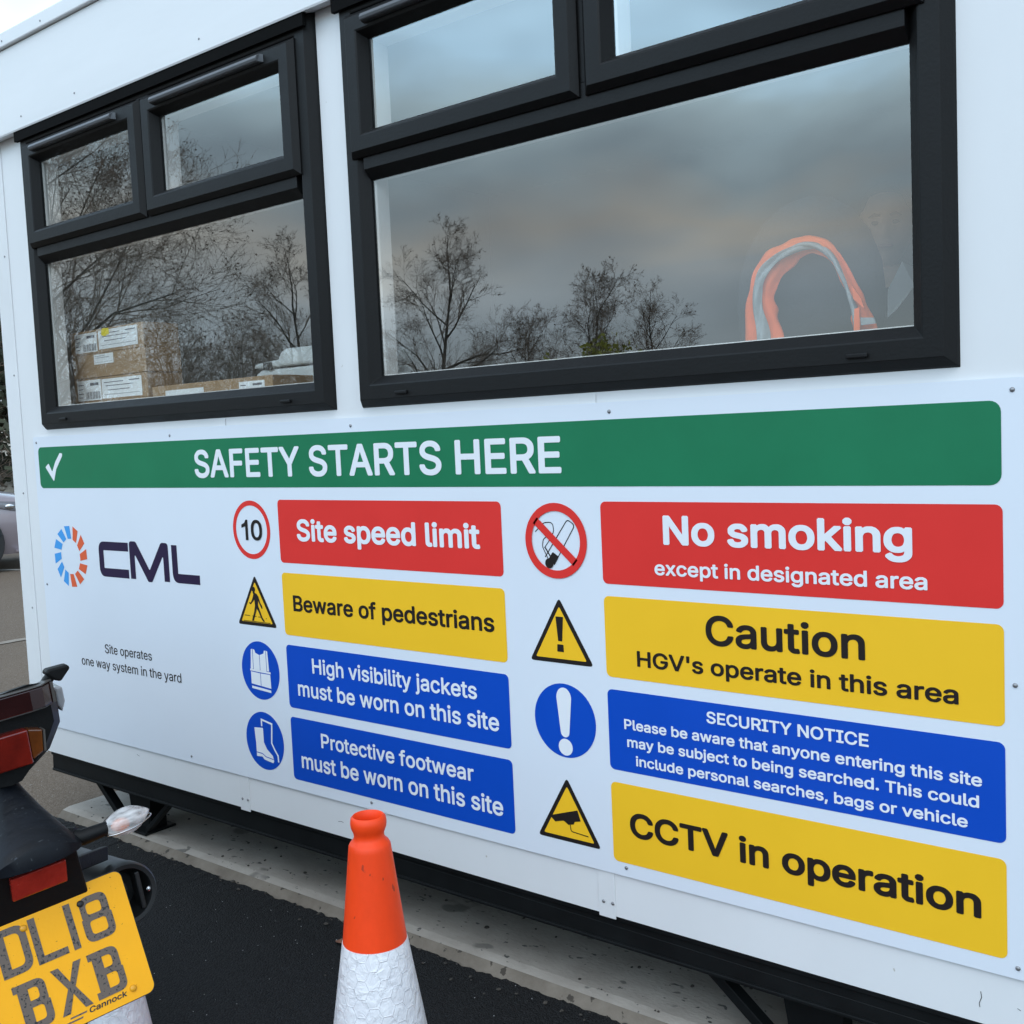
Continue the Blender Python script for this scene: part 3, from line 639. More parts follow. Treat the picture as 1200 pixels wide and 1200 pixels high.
for az_, ds, rz, k, lb in ((-60, 24, 0, 1.15, 'bare thicket mirrored right above the stacked cardboard boxes'), (-56, 25, 1, 1.1, 'bare thicket mirrored above the long flat carton'), (-52.5, 26, 2, 1.1, 'bare thicket mirrored left of the white printer'), (-48.5, 28, 3, 1.0, 'bare thicket mirrored behind the printer at the frame edge'),
    (-45, 33, 4, 1.0, 'bare thicket mirrored at the left frame of the right window'), (-40, 35, 5, .95, 'bare thicket mirrored right of the tallest tree'), (-36.3, 36, 0.5, 1.0, 'bare thicket mirrored left of the yellow green shrubs'), (-31.5, 37, 1.5, 1.0, 'bare thicket mirrored right of the yellow green shrubs'), (-28.6, 38, 2.5, .85, 'smallest bare thicket, mirrored closest to the orange vest')):
    x, y = refl(az_, ds); tree('bare_thicket', TS, x, y, rz, k, lb, 'bare thickets along the far side of the yard')
# trees behind the cabin, at the left edge
GB = 'dark trees on the bank behind the car'
TE = tree_mesh(77, 5.5, 2.4, .12, levels=5, kids=(12, 6, 5, 4), leaves=1.0, first=.08, leafm='evergreen', lsize=.26, minr=.008)
for i, (x, y, k, rz, lb) in enumerate(((-26.5, 10.6, 1.0, 0, 'dark ivy covered tree on the stony bank, beside the cabin corner'), (-29.5, 9.0, 1.1, 2, 'dark bushy tree further left on the bank, mostly beyond the photo edge'), (-27.2, 13.4, .95, 4, 'dark bushy tree on the bank, hidden behind the cabin corner'), (-28.6, 11.6, 1.2, 5, 'tallest dark bushy tree on the bank, just left of the cabin edge'), (-25.9, 9.4, .8, 1.2, 'low dark bush at the front of the bank above the stones'))):
    tree('bushy_tree', TE, x, y, rz, k, lb, GB)
# rubble bank
M['rubble'] = mat('pale broken stone', (.34, .31, .26), .9, col2=(.16, .14, .11), vscale=2.2, bump=.5, bscale=12)
rd = random.Random(5); g = MB()
for i in range(700):
    t = rd.random(); px_ = -24.2-2.2*rd.random(); py_ = 3.0+14*t; h = (-24.2-px_)*.34
    r = rd.uniform(.08, .22); sd0 = rd.random()*9
    g.ell((px_, py_, h+r*.2), (r*rd.uniform(.8, 1.4), r*rd.uniform(.8, 1.3), r*rd.uniform(.5, .8)), 7, 5, fn=lambda d, p: p*(1+.22*sin(7*d.x+sd0)*cos(6*d.y+sd0*2)))
stuff(g.build('rubble_bank', M['rubble'], clean=False))['label'] = 'bank of pale broken stones behind the parked car'
g = MB(); g.box(-28.5, -24.0, 0, 20, -.2, .05); g.add([(-24.1, 0, .02), (-24.1, 20, .02), (-27.5, 20, 1.1), (-27.5, 0, 1.1), (-60, 20, 1.2), (-60, 0, 1.2)], [(0, 1, 2, 3), (3, 2, 4, 5)])
M['bank'] = mat('leaf litter bank', (.10, .075, .05), .95, var=.4, vscale=3)
struct(g.build('bank', M['bank']))

# ------------------------------------------------------------------ traffic cones
M['cone'] = mat('orange cone pvc', (.86, .058, .008), .45, spec=.3, var=.13, vscale=11, bump=.10, bscale=60, spots=[(52, .70, (.42, .04, .015)), (120, .74, (.10, .03, .02))], stretch=(1, 1, .55))
def sleeve_mat():
    m = bpy.data.materials.new('honeycomb reflective sleeve'); m.use_nodes = True; t = m.node_tree; b = t.nodes['Principled BSDF']; n = t.nodes.new; l = t.links.new
    def mth(op, a, bb=None):
        k = n('ShaderNodeMath'); k.operation = op
        for i, q in enumerate((a, bb)):
            if q is None: continue
            if isinstance(q, (int, float)): k.inputs[i].default_value = q
            else: l(q, k.inputs[i])
        return k.outputs[0]
    s_ = n('ShaderNodeSeparateXYZ'); l(n('ShaderNodeTexCoord').outputs['Object'], s_.inputs[0])
    ang = mth('ARCTAN2', s_.outputs[1], s_.outputs[0]); u = mth('MULTIPLY', ang, 10/(2*pi)*1.7320508); v = mth('MULTIPLY', s_.outputs[2], 40)
    # two interleaved rectangular lattices make the hexagons
    def cell(du, dv):
        a = mth('SUBTRACT', mth('FLOORED_MODULO', mth('ADD', u, du), 1.7320508), .8660254); c = mth('SUBTRACT', mth('FLOORED_MODULO', mth('ADD', v, dv), 1.0), .5)
        return mth('ABSOLUTE', a), mth('ABSOLUTE', c)
    a1, c1 = cell(0, 0); a2, c2 = cell(.8660254, .5)
    def hexd(a, c): return mth('MAXIMUM', c, mth('ADD', mth('MULTIPLY', a, .8660254), mth('MULTIPLY', c, .5)))
    d = mth('MINIMUM', hexd(a1, c1), hexd(a2, c2))
    ed = n('ShaderNodeMapRange'); ed.inputs[1].default_value = .455; ed.inputs[2].default_value = .49; l(d, ed.inputs[0])
    z = n('ShaderNodeTexNoise'); z.inputs['Scale'].default_value = 55; z.inputs['Detail'].default_value = 5; z.inputs['Distortion'].default_value = 1.2; l(n('ShaderNodeTexCoord').outputs['Object'], z.inputs[0])
    x0 = n('ShaderNodeMix'); x0.data_type = 'RGBA'; l(z.outputs[0], x0.inputs['Factor']); x0.inputs['A'].default_value = (.66, .65, .69, 1); x0.inputs['B'].default_value = (.86, .85, .87, 1)
    x = n('ShaderNodeMix'); x.data_type = 'RGBA'; l(mth('MULTIPLY', mth('MULTIPLY', ed.outputs[0], z.outputs[0]), .12), x.inputs['Factor']); l(x0.outputs['Result'], x.inputs['A']); x.inputs['B'].default_value = (.50, .49, .53, 1)
    l(x.outputs['Result'], b.inputs['Base Color']); b.inputs['Roughness'].default_value = .30
    bp = n('ShaderNodeBump'); bp.inputs['Strength'].default_value = .9; bp.inputs['Distance'].default_value = .0018; l(mth('ADD', mth('MULTIPLY', ed.outputs[0], .3), mth('MULTIPLY', z.outputs[0], 2.2)), bp.inputs['Height']); l(bp.outputs[0], b.inputs['Normal'])
    return m
M['sleeve'] = sleeve_mat()
def make_cone(label, loc, tilt=(0, 0, 0), k=1.0):
    t = thing('traffic_cone', label, 'traffic cone', loc); t.rotation_euler = tilt; t.scale = (k, k, k)
    g = MB()
    def pr(z): return .0310+(.705-z)*.1115 if z > .56 else .0472+(.56-z)*.158
    out = [(.018, .60), (.019, .700), (.0195, .735), (.0205, .7455), (.0225, .7480), (.0255, .7450), (.0265, .738), (.0258, .731), (.0235, .7255), (.0222, .722), (.0220, .7175), (.0235, .7130), (.0280, .7090), (.0305, .7045), (.0312, .699), (pr(.60), .60), (pr(.5625), .5625), (.0462, .5620), (.0905, .285), (.0925, .2845), (.125, .045), (.135, .036)]
    g.lathe(out, 40); g.build('body', M['cone'], t, smooth=40)
    g = MB(); g.lathe([(.0463, .5616), (.0478, .5616), (.0482, .5600), (.0916, .2860), (.0912, .2850), (.0900, .2850)], 40); g.build('sleeve', M['sleeve'], t, smooth=40)
    g = MB(); o = .2; c = .05; q = [(o, -o+c), (o, o-c), (o-c, o), (-o+c, o), (-o, o-c), (-o, -o+c), (-o+c, -o), (o-c, -o)]
    r1 = [(x, y, .004) for x, y in q]; r2 = [(x, y, .026) for x, y in q]; r3 = [(x*.72, y*.72, .038) for x, y in q]
    g.loft([r1, r2, r3]); g.build('base', M['cone'], t, bevel=.003)
    return t
make_cone('tall orange traffic cone with white honeycomb sleeve standing alone in front of the cabin', (-1.144, -.795, .004), (0, 0, .4))
make_cone('smaller white sleeved traffic cone half hidden below the yellow number plate', (-1.626, -.932, .004), (0, 0, .9), .76)

# ------------------------------------------------------------------ motorcycle: local x = right, y = forward, z = up
M['plastic'] = mat('black textured plastic', (.005, .0053, .0058), .52, spec=.2, var=.2, vscale=20, bump=.12, bscale=150)
M['fender'] = mat('scuffed blue black plastic', (.0055, .0070, .0105), .52, spec=.22, var=.45, vscale=16, bump=.30, bscale=38, spots=[(150, .69, (.035, .04, .045)), (46, .735, (.035, .04, .05))], stretch=(1, 2.6, .6))
M['lamp_dark'] = mat('dark red lamp lens', (.020, .003, .003), .14, coat=.3, var=.15, vscale=30)
M['lamp_red'] = mat('bright red lamp lens', (.13, .007, .003), .10, coat=.3, var=.5, vscale=14)
M['lamp_amber'] = mat('amber lamp lens', (.11, .028, .004), .12, coat=.4, var=.25, vscale=40)
M['lamp_rim'] = mat('pale lamp rim', (.075, .068, .062), .35)
M['reflector'] = mat('red reflector', (.36, .022, .014), .25, coat=.5, var=.2, vscale=40, bump=.3, bscale=120)
M['plate'] = mat('yellow plate acrylic', (.97, .43, .004), .4, spec=.25, var=.04, vscale=9, bump=.10, bscale=240, spots=[(210, .70, (.52, .22, .012)), (90, .74, (.60, .26, .012))])
M['plate_ink'] = mat('grey brown gel characters', (.125, .088, .066), .45, spots=[(260, .585, (.012, .010, .009))])
M['plate_edge'] = mat('black plate edge', (.012, .012, .012), .5)
M['bolt_yellow'] = mat('yellow bolt cap', (.74, .34, .015), .35)
M['chrome'] = mat('dull chrome', (.55, .55, .56), .22, metal=1.0)
M['tyre'] = mat('tyre rubber', (.014, .014, .014), .8, bump=.2, bscale=60)
M['alloy'] = mat('black alloy', (.02, .02, .021), .35, metal=.4)
M['exhaust'] = mat('matt black exhaust', (.012, .013, .014), .42, metal=.3, var=.2, vscale=20)
M['body_paint'] = mat('dark blue paint', (.012, .02, .05), .25, coat=.6)
M['body_white'] = mat('pale side panel paint', (.34, .345, .36), .35, coat=.3)
def lens_mat():
    m = bpy.data.materials.new('clear indicator lens'); m.use_nodes = True; t = m.node_tree; b = t.nodes['Principled BSDF']; n = t.nodes.new; l = t.links.new
    b.inputs['Base Color'].default_value = (.82, .80, .80, 1); b.inputs['Roughness'].default_value = .12; b.inputs['Specular IOR Level'].default_value = .8
    tr = n('ShaderNodeBsdfTransparent'); tr.inputs[0].default_value = (.95, .93, .92, 1); mx = n('ShaderNodeMixShader')
    mp_ = n('ShaderNodeMapping'); mp_.inputs['Scale'].default_value = (.45, 1, 1.6); l(n('ShaderNodeTexCoord').outputs['Object'], mp_.inputs[0])
    v = n('ShaderNodeTexNoise'); v.inputs['Scale'].default_value = 75; v.inputs['Detail'].default_value = 5; l(mp_.outputs[0], v.inputs['Vector'])
    mr = n('ShaderNodeMapRange'); mr.inputs[1].default_value = .35; mr.inputs[2].default_value = .68; mr.inputs[3].default_value = .75; mr.inputs[4].default_value = .22; l(v.outputs[0], mr.inputs[0])
    l(mr.outputs[0], mx.inputs[0]); l(b.outputs[0], mx.inputs[1]); l(tr.outputs[0], mx.inputs[2])
    bp = n('ShaderNodeBump'); bp.inputs['Strength'].default_value = .5; bp.inputs['Distance'].default_value = .003; l(v.outputs[0], bp.inputs['Height']); l(bp.outputs[0], b.inputs['Normal'])
    l(mx.outputs[0], t.nodes['Material Output'].inputs[0]); return m
M['lens'] = lens_mat()
M['bulb'] = mat('amber bulb glass', (.75, .20, .04), .2)
bFw = Vector((-.979, .201, 0)).normalized(); Rh = Vector((.201, .979, 0)).normalized(); lam = R(6)
bRt = cos(lam)*Rh+sin(lam)*Vector((0, 0, 1)); bUp = cos(lam)*Vector((0, 0, 1))-sin(lam)*Rh
BO = Vector((-1.41655, -1.06736, .004))
bm_ = Matrix.Identity(4)
for i in range(3): bm_[i][0], bm_[i][1], bm_[i][2], bm_[i][3] = bRt[i], bFw[i], bUp[i], BO[i]
bike = bpy.data.objects.new('motorcycle', None); C.objects.link(bike); bike.matrix_world = bm_; bike.empty_display_size = .1
tag(bike, 'dark motorcycle leaning on its stand, seen from behind with yellow number plate and clear indicator', 'motorcycle')
def bk(mb, name, m, parent=None, **k): return mb.build(name, m, parent or bike, **k)
# tail unit: sections from the rear face forward; each ring is a half outline mirrored
def sec(y, half):
    r = [(x, y+dy, z) for x, z, dy in half]; return r+[(-x, yy, z) for x, yy, z in r[::-1] if x > 1e-6]
tail = [sec(.058, [(0.0, .966, 0), (.046, .970, 0), (.068, .965, .008), (.074, .950, .014), (.074, .905, .012), (.052, .872, .004), (.014, .838, 0), (0.0, .836, 0)]),
        sec(.105, [(0.0, .957, 0), (.052, .960, 0), (.085, .953, 0), (.093, .938, 0), (.091, .892, 0), (.070, .858, 0), (.024, .828, 0), (0.0, .824, 0)]),
        sec(.20, [(0.0, .932, 0), (.06, .935, 0), (.106, .925, 0), (.116, .905, 0), (.110, .86, 0), (.085, .83, 0), (.05, .80, 0), (0.0, .795, 0)]),
        sec(.42, [(0.0, .87, 0), (.08, .872, 0), (.128, .86, 0), (.138, .83, 0), (.13, .79, 0), (.11, .76, 0), (.07, .74, 0), (0.0, .735, 0)]),
        sec(.62, [(0.0, .80, 0), (.08, .80, 0), (.12, .79, 0), (.13, .77, 0), (.125, .74, 0), (.11, .71, 0), (.07, .69, 0), (0.0, .685, 0)])]
g = MB(); g.loft([[Vector(p) for p in r] for r in tail]); bk(g, 'tail_unit', M['plastic'], smooth=38)
# lamps: upper strip that wraps round the corner, lower pod
def strip(pts_top, pts_bot, th, name, m, par=None):
    g = MB(); n = len(pts_top); v = []
    for dy in (0, th):
        v += [Vector(p)+Vector((0, dy, 0)) for p in pts_top]+[Vector(p)+Vector((0, dy, 0)) for p in pts_bot]
    f = []
    for i in range(n-1):
        f.append((i, i+1, n+i+1, n+i)); f.append((2*n+i, 3*n+i, 3*n+i+1, 2*n+i+1)); f.append((i, 2*n+i, 2*n+i+1, i+1)); f.append((n+i, n+i+1, 3*n+i+1, 3*n+i))
    f += [(0, n, 3*n, 2*n), (n-1, 3*n-1, 4*n-1, 2*n-1)]
    g.add(v, f); return bk(g, name, m, par, bevel=.0012)
U_ = [(-.0815, .070), (-.062, .052), (-.044, .0495), (0, .048), (.044, .0495), (.062, .052), (.0815, .070)]
ul = strip([(x, y, .9625-.0*abs(x)) for x, y in U_], [(x, y, .9335) for x, y in U_], .03, 'tail_lamp', M['lamp_dark'])
ul['label'] = 'dark red upper lamp strip'
strip([(x, y+.002, .9655) for x, y in U_], [(x, y+.002, .9630) for x, y in U_], .02, 'lamp_rim', M['lamp_rim'], ul)
strip([(x, y+.002, .9330) for x, y in U_], [(x, y+.002, .9312) for x, y in U_], .02, 'lamp_rim', M['lamp_rim'], ul)
g = MB(); g.box(.0765, .0805, .064, .09, .9335, .9625); g.box(-.0805, -.0765, .064, .09, .9335, .9625); bk(g, 'lamp_rim', M['lamp_rim'], ul)
lo = [(-.052, .905), (-.030, .9115), (.030, .9115), (.052, .905), (.0475, .872), (.030, .860), (-.030, .860), (-.0475, .872)]
def pod(poly, y0, y1): 
    g = MB(); g.prism(poly, y0, y1); return g
ll = bk(pod([(-.031, .9105), (.031, .9105), (.031, .861), (-.031, .861)], .045, .07), 'tail_lamp', M['lamp_red'], bevel=.002); ll['label'] = 'bright red lower lamp'
for sg in (1, -1):
    bk(pod([(sg*.0315, .9105), (sg*.0505, .9045), (sg*.0470, .874), (sg*.0315, .866)], .0455, .075), 'amber_segment', M['lamp_amber'], ll, bevel=.002)
    bk(pod([(sg*.0510, .904), (sg*.0535, .9035), (sg*.0500, .873), (sg*.0475, .874)], .0445, .075), 'lamp_rim', M['lamp_rim'], ll)
# luggage hooks on the tail corners
for sg in (1, -1):
    g = MB(); g.bar((sg*.064, .080, .950), (sg*.088, .080, .973), .014, .011, up=(0, 1, 0)); g.prism([(sg*.074, .9745), (sg*.078, .980), (sg*.107, .980), (sg*.110, .974), (sg*.094, .958), (sg*.086, .962)], .070, .090)
    bk(g, 'luggage_hook', M['plastic'], bevel=.003)
    g = MB(); g.prism([(sg*.096, .941), (sg*.108, .938), (sg*.1085, .915), (sg*.102, .900), (sg*.097, .912)], .122, .165); bk(g, 'side_panel', M['body_white'], bevel=.003)
# hooded rear mudguard
rings = []
for y, z, w, bul in ((.105, .850, .012, .006), (.085, .828, .021, .010), (.060, .804, .033, .015), (.030, .781, .047, .020), (.006, .764, .058, .022), (-.004, .755, .061, .021)):
    n = 12; top = [(w*sin(a), y-bul*cos(a)*.9, z+bul*.35*cos(a)-abs(sin(a))**3*.012) for a in [(-90+180*i/n)*pi/180 for i in range(n+1)]]
    rings.append(top+[(w*.93, y+.020, z-.02), (-w*.93, y+.020, z-.02)])
y, z, w = -.005, .742, .059
rings.append([(w*sin(a), y-.018*cos(a)*.9, z-.004*cos(a)) for a in [(-90+180*i/12)*pi/180 for i in range(13)]]+[(w*.93, y+.02, z-.005), (-w*.93, y+.02, z-.005)])
g = MB(); g.loft([[Vector(p) for p in r] for r in rings]); mud = bk(g, 'mudguard', M['fender'], smooth=50)
g = MB(); g.loft([[(-.052, .012, .735), (.056, .012, .735), (.056, .05, .735), (-.052, .05, .735)], [(-.060, .030, .655), (.066, .030, .655), (.066, .06, .655), (-.060, .06, .655)], [(-.050, .0, .52), (.050, .0, .52), (.050, .03, .52), (-.050, .03, .52)]])
bk(g, 'plate_bracket', M['plastic'], bevel=.003)
g = MB(); g.loft([[(-.036, .004, .726), (.038, .004, .726), (.038, .016, .726), (-.036, .016, .726)], [(-.036, .016, .690), (.038, .016, .690), (.038, .027, .690), (-.036, .027, .690)]]); bk(g, 'reflector', M['reflector'], bevel=.002)
# number plate in its own plane
rx = Vector((.201, .974, .103)).normalized(); uy = Vector((-.396, -.015, .918)); uy = (uy-rx*uy.dot(rx)).normalized(); nn = rx.cross(uy)
PC = Vector((-1.429, -1.128, .589)); binv = bm_.inverted()
def pl(u, v, d): return binv @ (PC+rx*u+uy*v+nn*d)
g = MB(); pp = rrect(-.114, .114, -.089, .089, .011, 6); g.prism(pp, -.0035, 0, fmap=lambda x, y, z: pl(x, z, y)); plate = bk(g, 'number_plate', M['plate'])
g = MB(); g.prism(rrect(-.1155, .1155, -.0905, .0905, .012, 6), -.0045, -.0036, fmap=lambda x, y, z: pl(x, z, y)); bk(g, 'plate_backing', M['plate_edge'], plate)
def chars(loops, name='lettering', d0=.0008):
    V, F = fill(loops); me = MB()
    me.add([pl(x, z, d0) for x, z in V], F)
    for lp in loops:                                   # raised gel sides
        k = len(lp); me.add([pl(x, z, .0001) for x, z in lp]+[pl(x, z, d0) for x, z in lp], [(i, (i+1) % k, (i+1) % k+k, i+k) for i in range(k)])
    return bk(me, name, M['plate_ink'], plate, clean=False)
def glyph(ch, x, z, w=.042, h=.0635, t=.0095):
    X0, X1, Z0, Z1 = x, x+w, z, z+h; r = .013
    if ch == 'D': chars([rpoly([(X0, Z0), (X1, Z0), (X1, Z1), (X0, Z1)], [0, .016, .016, 0]), rpoly([(X0+t+.003, Z0+t), (X1-t, Z0+t), (X1-t, Z1-t), (X0+t+.003, Z1-t)], [0, .008, .008, 0])])
    if ch == 'L': chars([[(X0, Z0), (X1, Z0), (X1, Z0+t), (X0+t, Z0+t), (X0+t, Z1), (X0, Z1)]])
    if ch == '1': chars([[(X0, Z0), (X0+t, Z0), (X0+t, Z1), (X0, Z1)]])
    if ch == 'X':
        k = t*1.12
        chars([[(X0, Z0), (X0+k, Z0), (x+w/2, z+h/2-k*.75), (X1-k, Z0), (X1, Z0), (x+w/2+k*.48, z+h/2), (X1, Z1), (X1-k, Z1), (x+w/2, z+h/2+k*.75), (X0+k, Z1), (X0, Z1), (x+w/2-k*.48, z+h/2)]])
    if ch in '8B':
        zm = z+h*.52
        o = rpoly([(X0, Z0), (X1, Z0), (X1, zm-.001), (X1-.0025, zm), (X1-.0015, zm+.001), (X1-.0015, Z1), (X0, Z1)], [r if ch == '8' else 0, r, .006, .001, .006, r, r if ch == '8' else 0])
        if ch == '8': o = rpoly([(X0, Z0), (X1, Z0), (X1, zm), (X1-.0025, zm+.001), (X1-.0015, zm+.002), (X1-.0015, Z1), (X0+.0015, Z1), (X0+.0015, zm+.002), (X0+.0025, zm+.001), (X0, zm)], [r, r, .007, .001, .007, r, r, .007, .001, .007])
        s_ = .0 if ch == '8' else .004
        chars([o, rpoly([(X0+t+s_, Z0+t), (X1-t, Z0+t), (X1-t, zm-t*.45), (X0+t+s_, zm-t*.45)], [.006 if ch == '8' else 0, .006, .005, .005 if ch == '8' else 0]), rpoly([(X0+t+s_, zm+t*.5), (X1-t-.002, zm+t*.5), (X1-t-.002, Z1-t), (X0+t+s_, Z1-t)], [.005 if ch == '8' else 0, .005, .006, .006 if ch == '8' else 0])])
        if ch == 'B': chars([[(X0-.005, Z0), (X0, Z0), (X0, Z0+t), (X0-.005, Z0+t)]]); chars([[(X0-.005, Z1-t), (X0, Z1-t), (X0, Z1), (X0-.005, Z1)]])
for ch, x, z, w in (('D', -.0680, .0072, .041), ('L', -.0220, .0072, .041), ('1', .0262, .0072, .0095), ('8', .0455, .0072, .042), ('B', -.0580, -.0695, .038), ('X', -.0120, -.0695, .042), ('B', .0428, -.0695, .038)): glyph(ch, x, z, w)
def plate_text(s, x0, x1, z, cap, off, shear):
    o = text(s, x0, x1, z, cap, M['plate_edge'], plate, 0, off, 'lettering', shear)
    for v in o.data.vertices: v.co = pl(v.co.x, v.co.z, .0004-v.co.y*.5)
plate_text('Cannock', .0215, .0745, -.0795, .0075, .02, .25)
for a, b, z in ((-.004, .0185, -.0765), (-.012, .012, -.0815)): chars([[(a, z), (b, z), (b+.001, z+.0022), (a+.001, z+.0022)]], 'printed_line', .0003)
for u, v in ((-.0285, .0625), (.0850, -.0735), (.0500, .0640)):
    g = MB(); g.lathe([(.0048, 0), (.0046, .0022), (.0030, .0034), (.0001, .0036)], 16, pl(u, v, .0002), ax=tuple(binv.to_3x3() @ q for q in (rx, uy, nn)))
    o = bk(g, 'bolt', M['bolt_yellow'] if u != .05 else M['plate_edge'], plate, smooth=True)
# indicators
for sg in (1, -1):
    g = MB(); g.tube([(sg*.050, .020, .748), (sg*.066, .006, .7475), (sg*.100, .0, .7505)], [.0125, .0115, .0095], 14); g.tube([(sg*.048, .02, .747), (sg*.060, .012, .749)], [.017, .014], 14)
    st = bk(g, 'turn_signal', M['plastic'], smooth=50)
    ax = Vector((sg*.96, 0, .10)).normalized(); fwd = Vector((0, 1, 0)); upv = ax.cross(fwd) if sg > 0 else fwd.cross(ax)
    def lens_pt(d, p):
        t = d.x*sg; k = 1 if t < 0 else (1-.55*t**2)
        q = ax*(d.x*sg*.034)+Vector((0, 1, 0))*(d.y*.019*k)+upv*(d.z*.0195*k); return q
    c0 = Vector((sg*.127, -.001, .7515))
    g = MB(); g.ell(c0, (1, 1, 1), 22, 14, fn=lambda d, p: lens_pt(d, p)); bk(g, 'lens', M['lens'], st, smooth=True)
    g = MB(); g.ell(c0-ax*.012-Vector((0, .006, 0)), (.014, .009, .010), 12, 8); bk(g, 'bulb', M['bulb'], st, smooth=True)
    g = MB(); g.ell(c0-ax*.012+Vector((0, .010, 0)), (.022, .006, .014), 12, 8); bk(g, 'housing', M['lamp_rim'], st, smooth=True)
    g = MB(); g.ell(c0, (1, 1, 1), 22, 14, fn=lambda d, p: lens_pt(d, p)*1.02*Vector((1, 1, 1)).x if True else p)
    seam = MB(); ring_ = [c0+ax*(cos(a)*.0345)+upv*(sin(a)*.0*1)+Vector((0, sin(a)*.0195*(1-.45*max(0, cos(a))**2), 0))-upv*.007 for a in [2*pi*i/28 for i in range(28)]]
    seam.tube(ring_+[ring_[0]], .0011, 5, caps=False); bk(seam, 'lens_seam', M['chrome'], st, smooth=True)
# exhaust
ed = Vector((-.05, .985, -.16)).normalized(); ex_ = Vector((1, 0, 0)); ex_ = (ex_-ed*ex_.dot(ed)).normalized(); ez_ = ex_.cross(ed)
ec = Vector((.152, .15, .577)); AX = (ex_, ez_, ed)
g = MB(); g.lathe([(.041, .004), (.046, .0), (.0475, .010), (.0485, .05), (.050, .28), (.040, .36), (.022, .40), (.018, .55)], 36, ec, ax=AX); ex = bk(g, 'exhaust', M['exhaust'], smooth=40)
g = MB(); g.lathe([(.0465, -.004), (.0495, .002), (.0500, .022), (.0480, .024)], 36, ec, ax=AX); g.lathe([(.0465, -.004), (.0400, -.003), (.0330, .012), (.0300, .045), (.0, .046)], 36, ec, ax=AX); bk(g, 'end_cap', M['exhaust'], ex, smooth=35)
g = MB(); g.lathe([(.0145, .050), (.0150, .006), (.0125, .005), (.0120, .045), (0, .046)], 24, ec+ex_*-.010+ez_*.008, ax=AX); bk(g, 'outlet_pipe', M['exhaust'], ex, smooth=35)
g = MB(); g.obox(ec+ex_*.022+ez_*-.002+ed*.010, ex_*.004, ez_*.030, ed*.012); bk(g, 'end_rib', M['exhaust'], ex, bevel=.002)
g = MB(); g.lathe([(.0048, .0), (.0046, -.004), (.002, -.005), (.0001, -.0052)], 14, ec+ex_*.036+ez_*-.006+ed*.004, ax=AX); bk(g, 'bolt', M['chrome'], ex, smooth=True)
g = MB(); g.bar((.05, .10, .675), (.145, .20, .635), .012, .022); bk(g, 'exhaust_hanger', M['plastic'], bevel=.002)
# wheels
def wheel(y, w, r, name):
    AXw = (Vector((0, 1, 0)), Vector((0, 0, 1)), Vector((1, 0, 0)))
    g = MB(); pr = [(r*.72, -w*.42), (r*.86, -w*.5), (r*.95, -w*.38), (r, -w*.12), (r, w*.12), (r*.95, w*.38), (r*.86, w*.5), (r*.72, w*.42)]
    g.lathe(pr, 48, (0, y, r), ax=AXw); wh = bk(g, name, M['tyre'], smooth=45)
    g = MB(); g.lathe([(r*.73, -w*.40), (r*.66, -w*.36), (r*.64, 0), (r*.66, w*.36), (r*.73, w*.40)], 40, (0, y, r), ax=AXw); g.lathe([(.03, -w*.45), (.045, -w*.2), (.045, w*.2), (.03, w*.45)], 20, (0, y, r), ax=AXw)
    for k in range(5):
        a = 2*pi*k/5; d = Vector((0, cos(a), sin(a))); g.bar(Vector((0, y, r))+d*.03, Vector((0, y, r))+d*r*.67, .03, .022, up=(1, 0, 0))
    bk(g, 'rim', M['alloy'], wh, smooth=40); return wh
wheel(.66, .16, .312, 'rear_wheel'); wheel(2.02, .115, .300, 'front_wheel')
g = MB(); g.bar((.10, .66, .31), (.085, 1.1, .42), .03, .06); g.bar((-.10, .66, .31), (-.085, 1.1, .42), .03, .06); g.bar((-.1, 1.0, .38), (.1, 1.0, .38), .04, .05); bk(g, 'swingarm', M['alloy'], bevel=.006)
g = MB(); g.loft([sec(.34, [(0, .90, 0), (.09, .895, 0), (.11, .885, 0), (.1, .87, 0), (0, .865, 0)]), sec(.58, [(0, .845, 0), (.12, .84, 0), (.14, .82, 0), (.13, .80, 0), (0, .79, 0)]), sec(.85, [(0, .79, 0), (.13, .785, 0), (.16, .76, 0), (.14, .72, 0), (0, .71, 0)]), sec(1.02, [(0, .82, 0), (.1, .81, 0), (.12, .78, 0), (.1, .74, 0), (0, .73, 0)])]); bk(g, 'seat', M['plastic'], smooth=50)
g = MB(); g.loft([sec(.98, [(0, .84, 0), (.1, .83, 0), (.12, .79, 0), (.1, .74, 0), (0, .72, 0)]), sec(1.15, [(0, 1.0, 0), (.12, .98, 0), (.17, .90, 0), (.15, .78, 0), (0, .74, 0)]), sec(1.38, [(0, 1.03, 0), (.11, 1.01, 0), (.17, .93, 0), (.15, .80, 0), (0, .76, 0)]), sec(1.52, [(0, .96, 0), (.06, .95, 0), (.09, .90, 0), (.08, .82, 0), (0, .78, 0)])]); bk(g, 'fuel_tank', M['body_paint'], smooth=50)
g = MB(); g.box(-.17, .17, .95, 1.45, .22, .60); g.box(-.12, .12, 1.02, 1.40, .60, .74); bk(g, 'engine', M['alloy'], bevel=.03)
g = MB()
for sg in (1, -1): g.tube([(sg*.10, 2.02, .30), (sg*.10, 1.62, .95)], [.028, .022], 14)
g.box(-.13, .13, 1.58, 1.66, .92, .98); bk(g, 'front_fork', M['alloy'], smooth=40)
g = MB(); g.tube([(-.38, 1.42, 1.06), (-.2, 1.56, 1.03), (0, 1.6, 1.02), (.2, 1.56, 1.03), (.38, 1.42, 1.06)], .013, 10); bk(g, 'handlebar', M['plastic'], smooth=True)
g = MB(); g.ell((0, 1.80, .90), (.10, .09, .11), 18, 12); bk(g, 'headlamp', M['lens'], smooth=True)
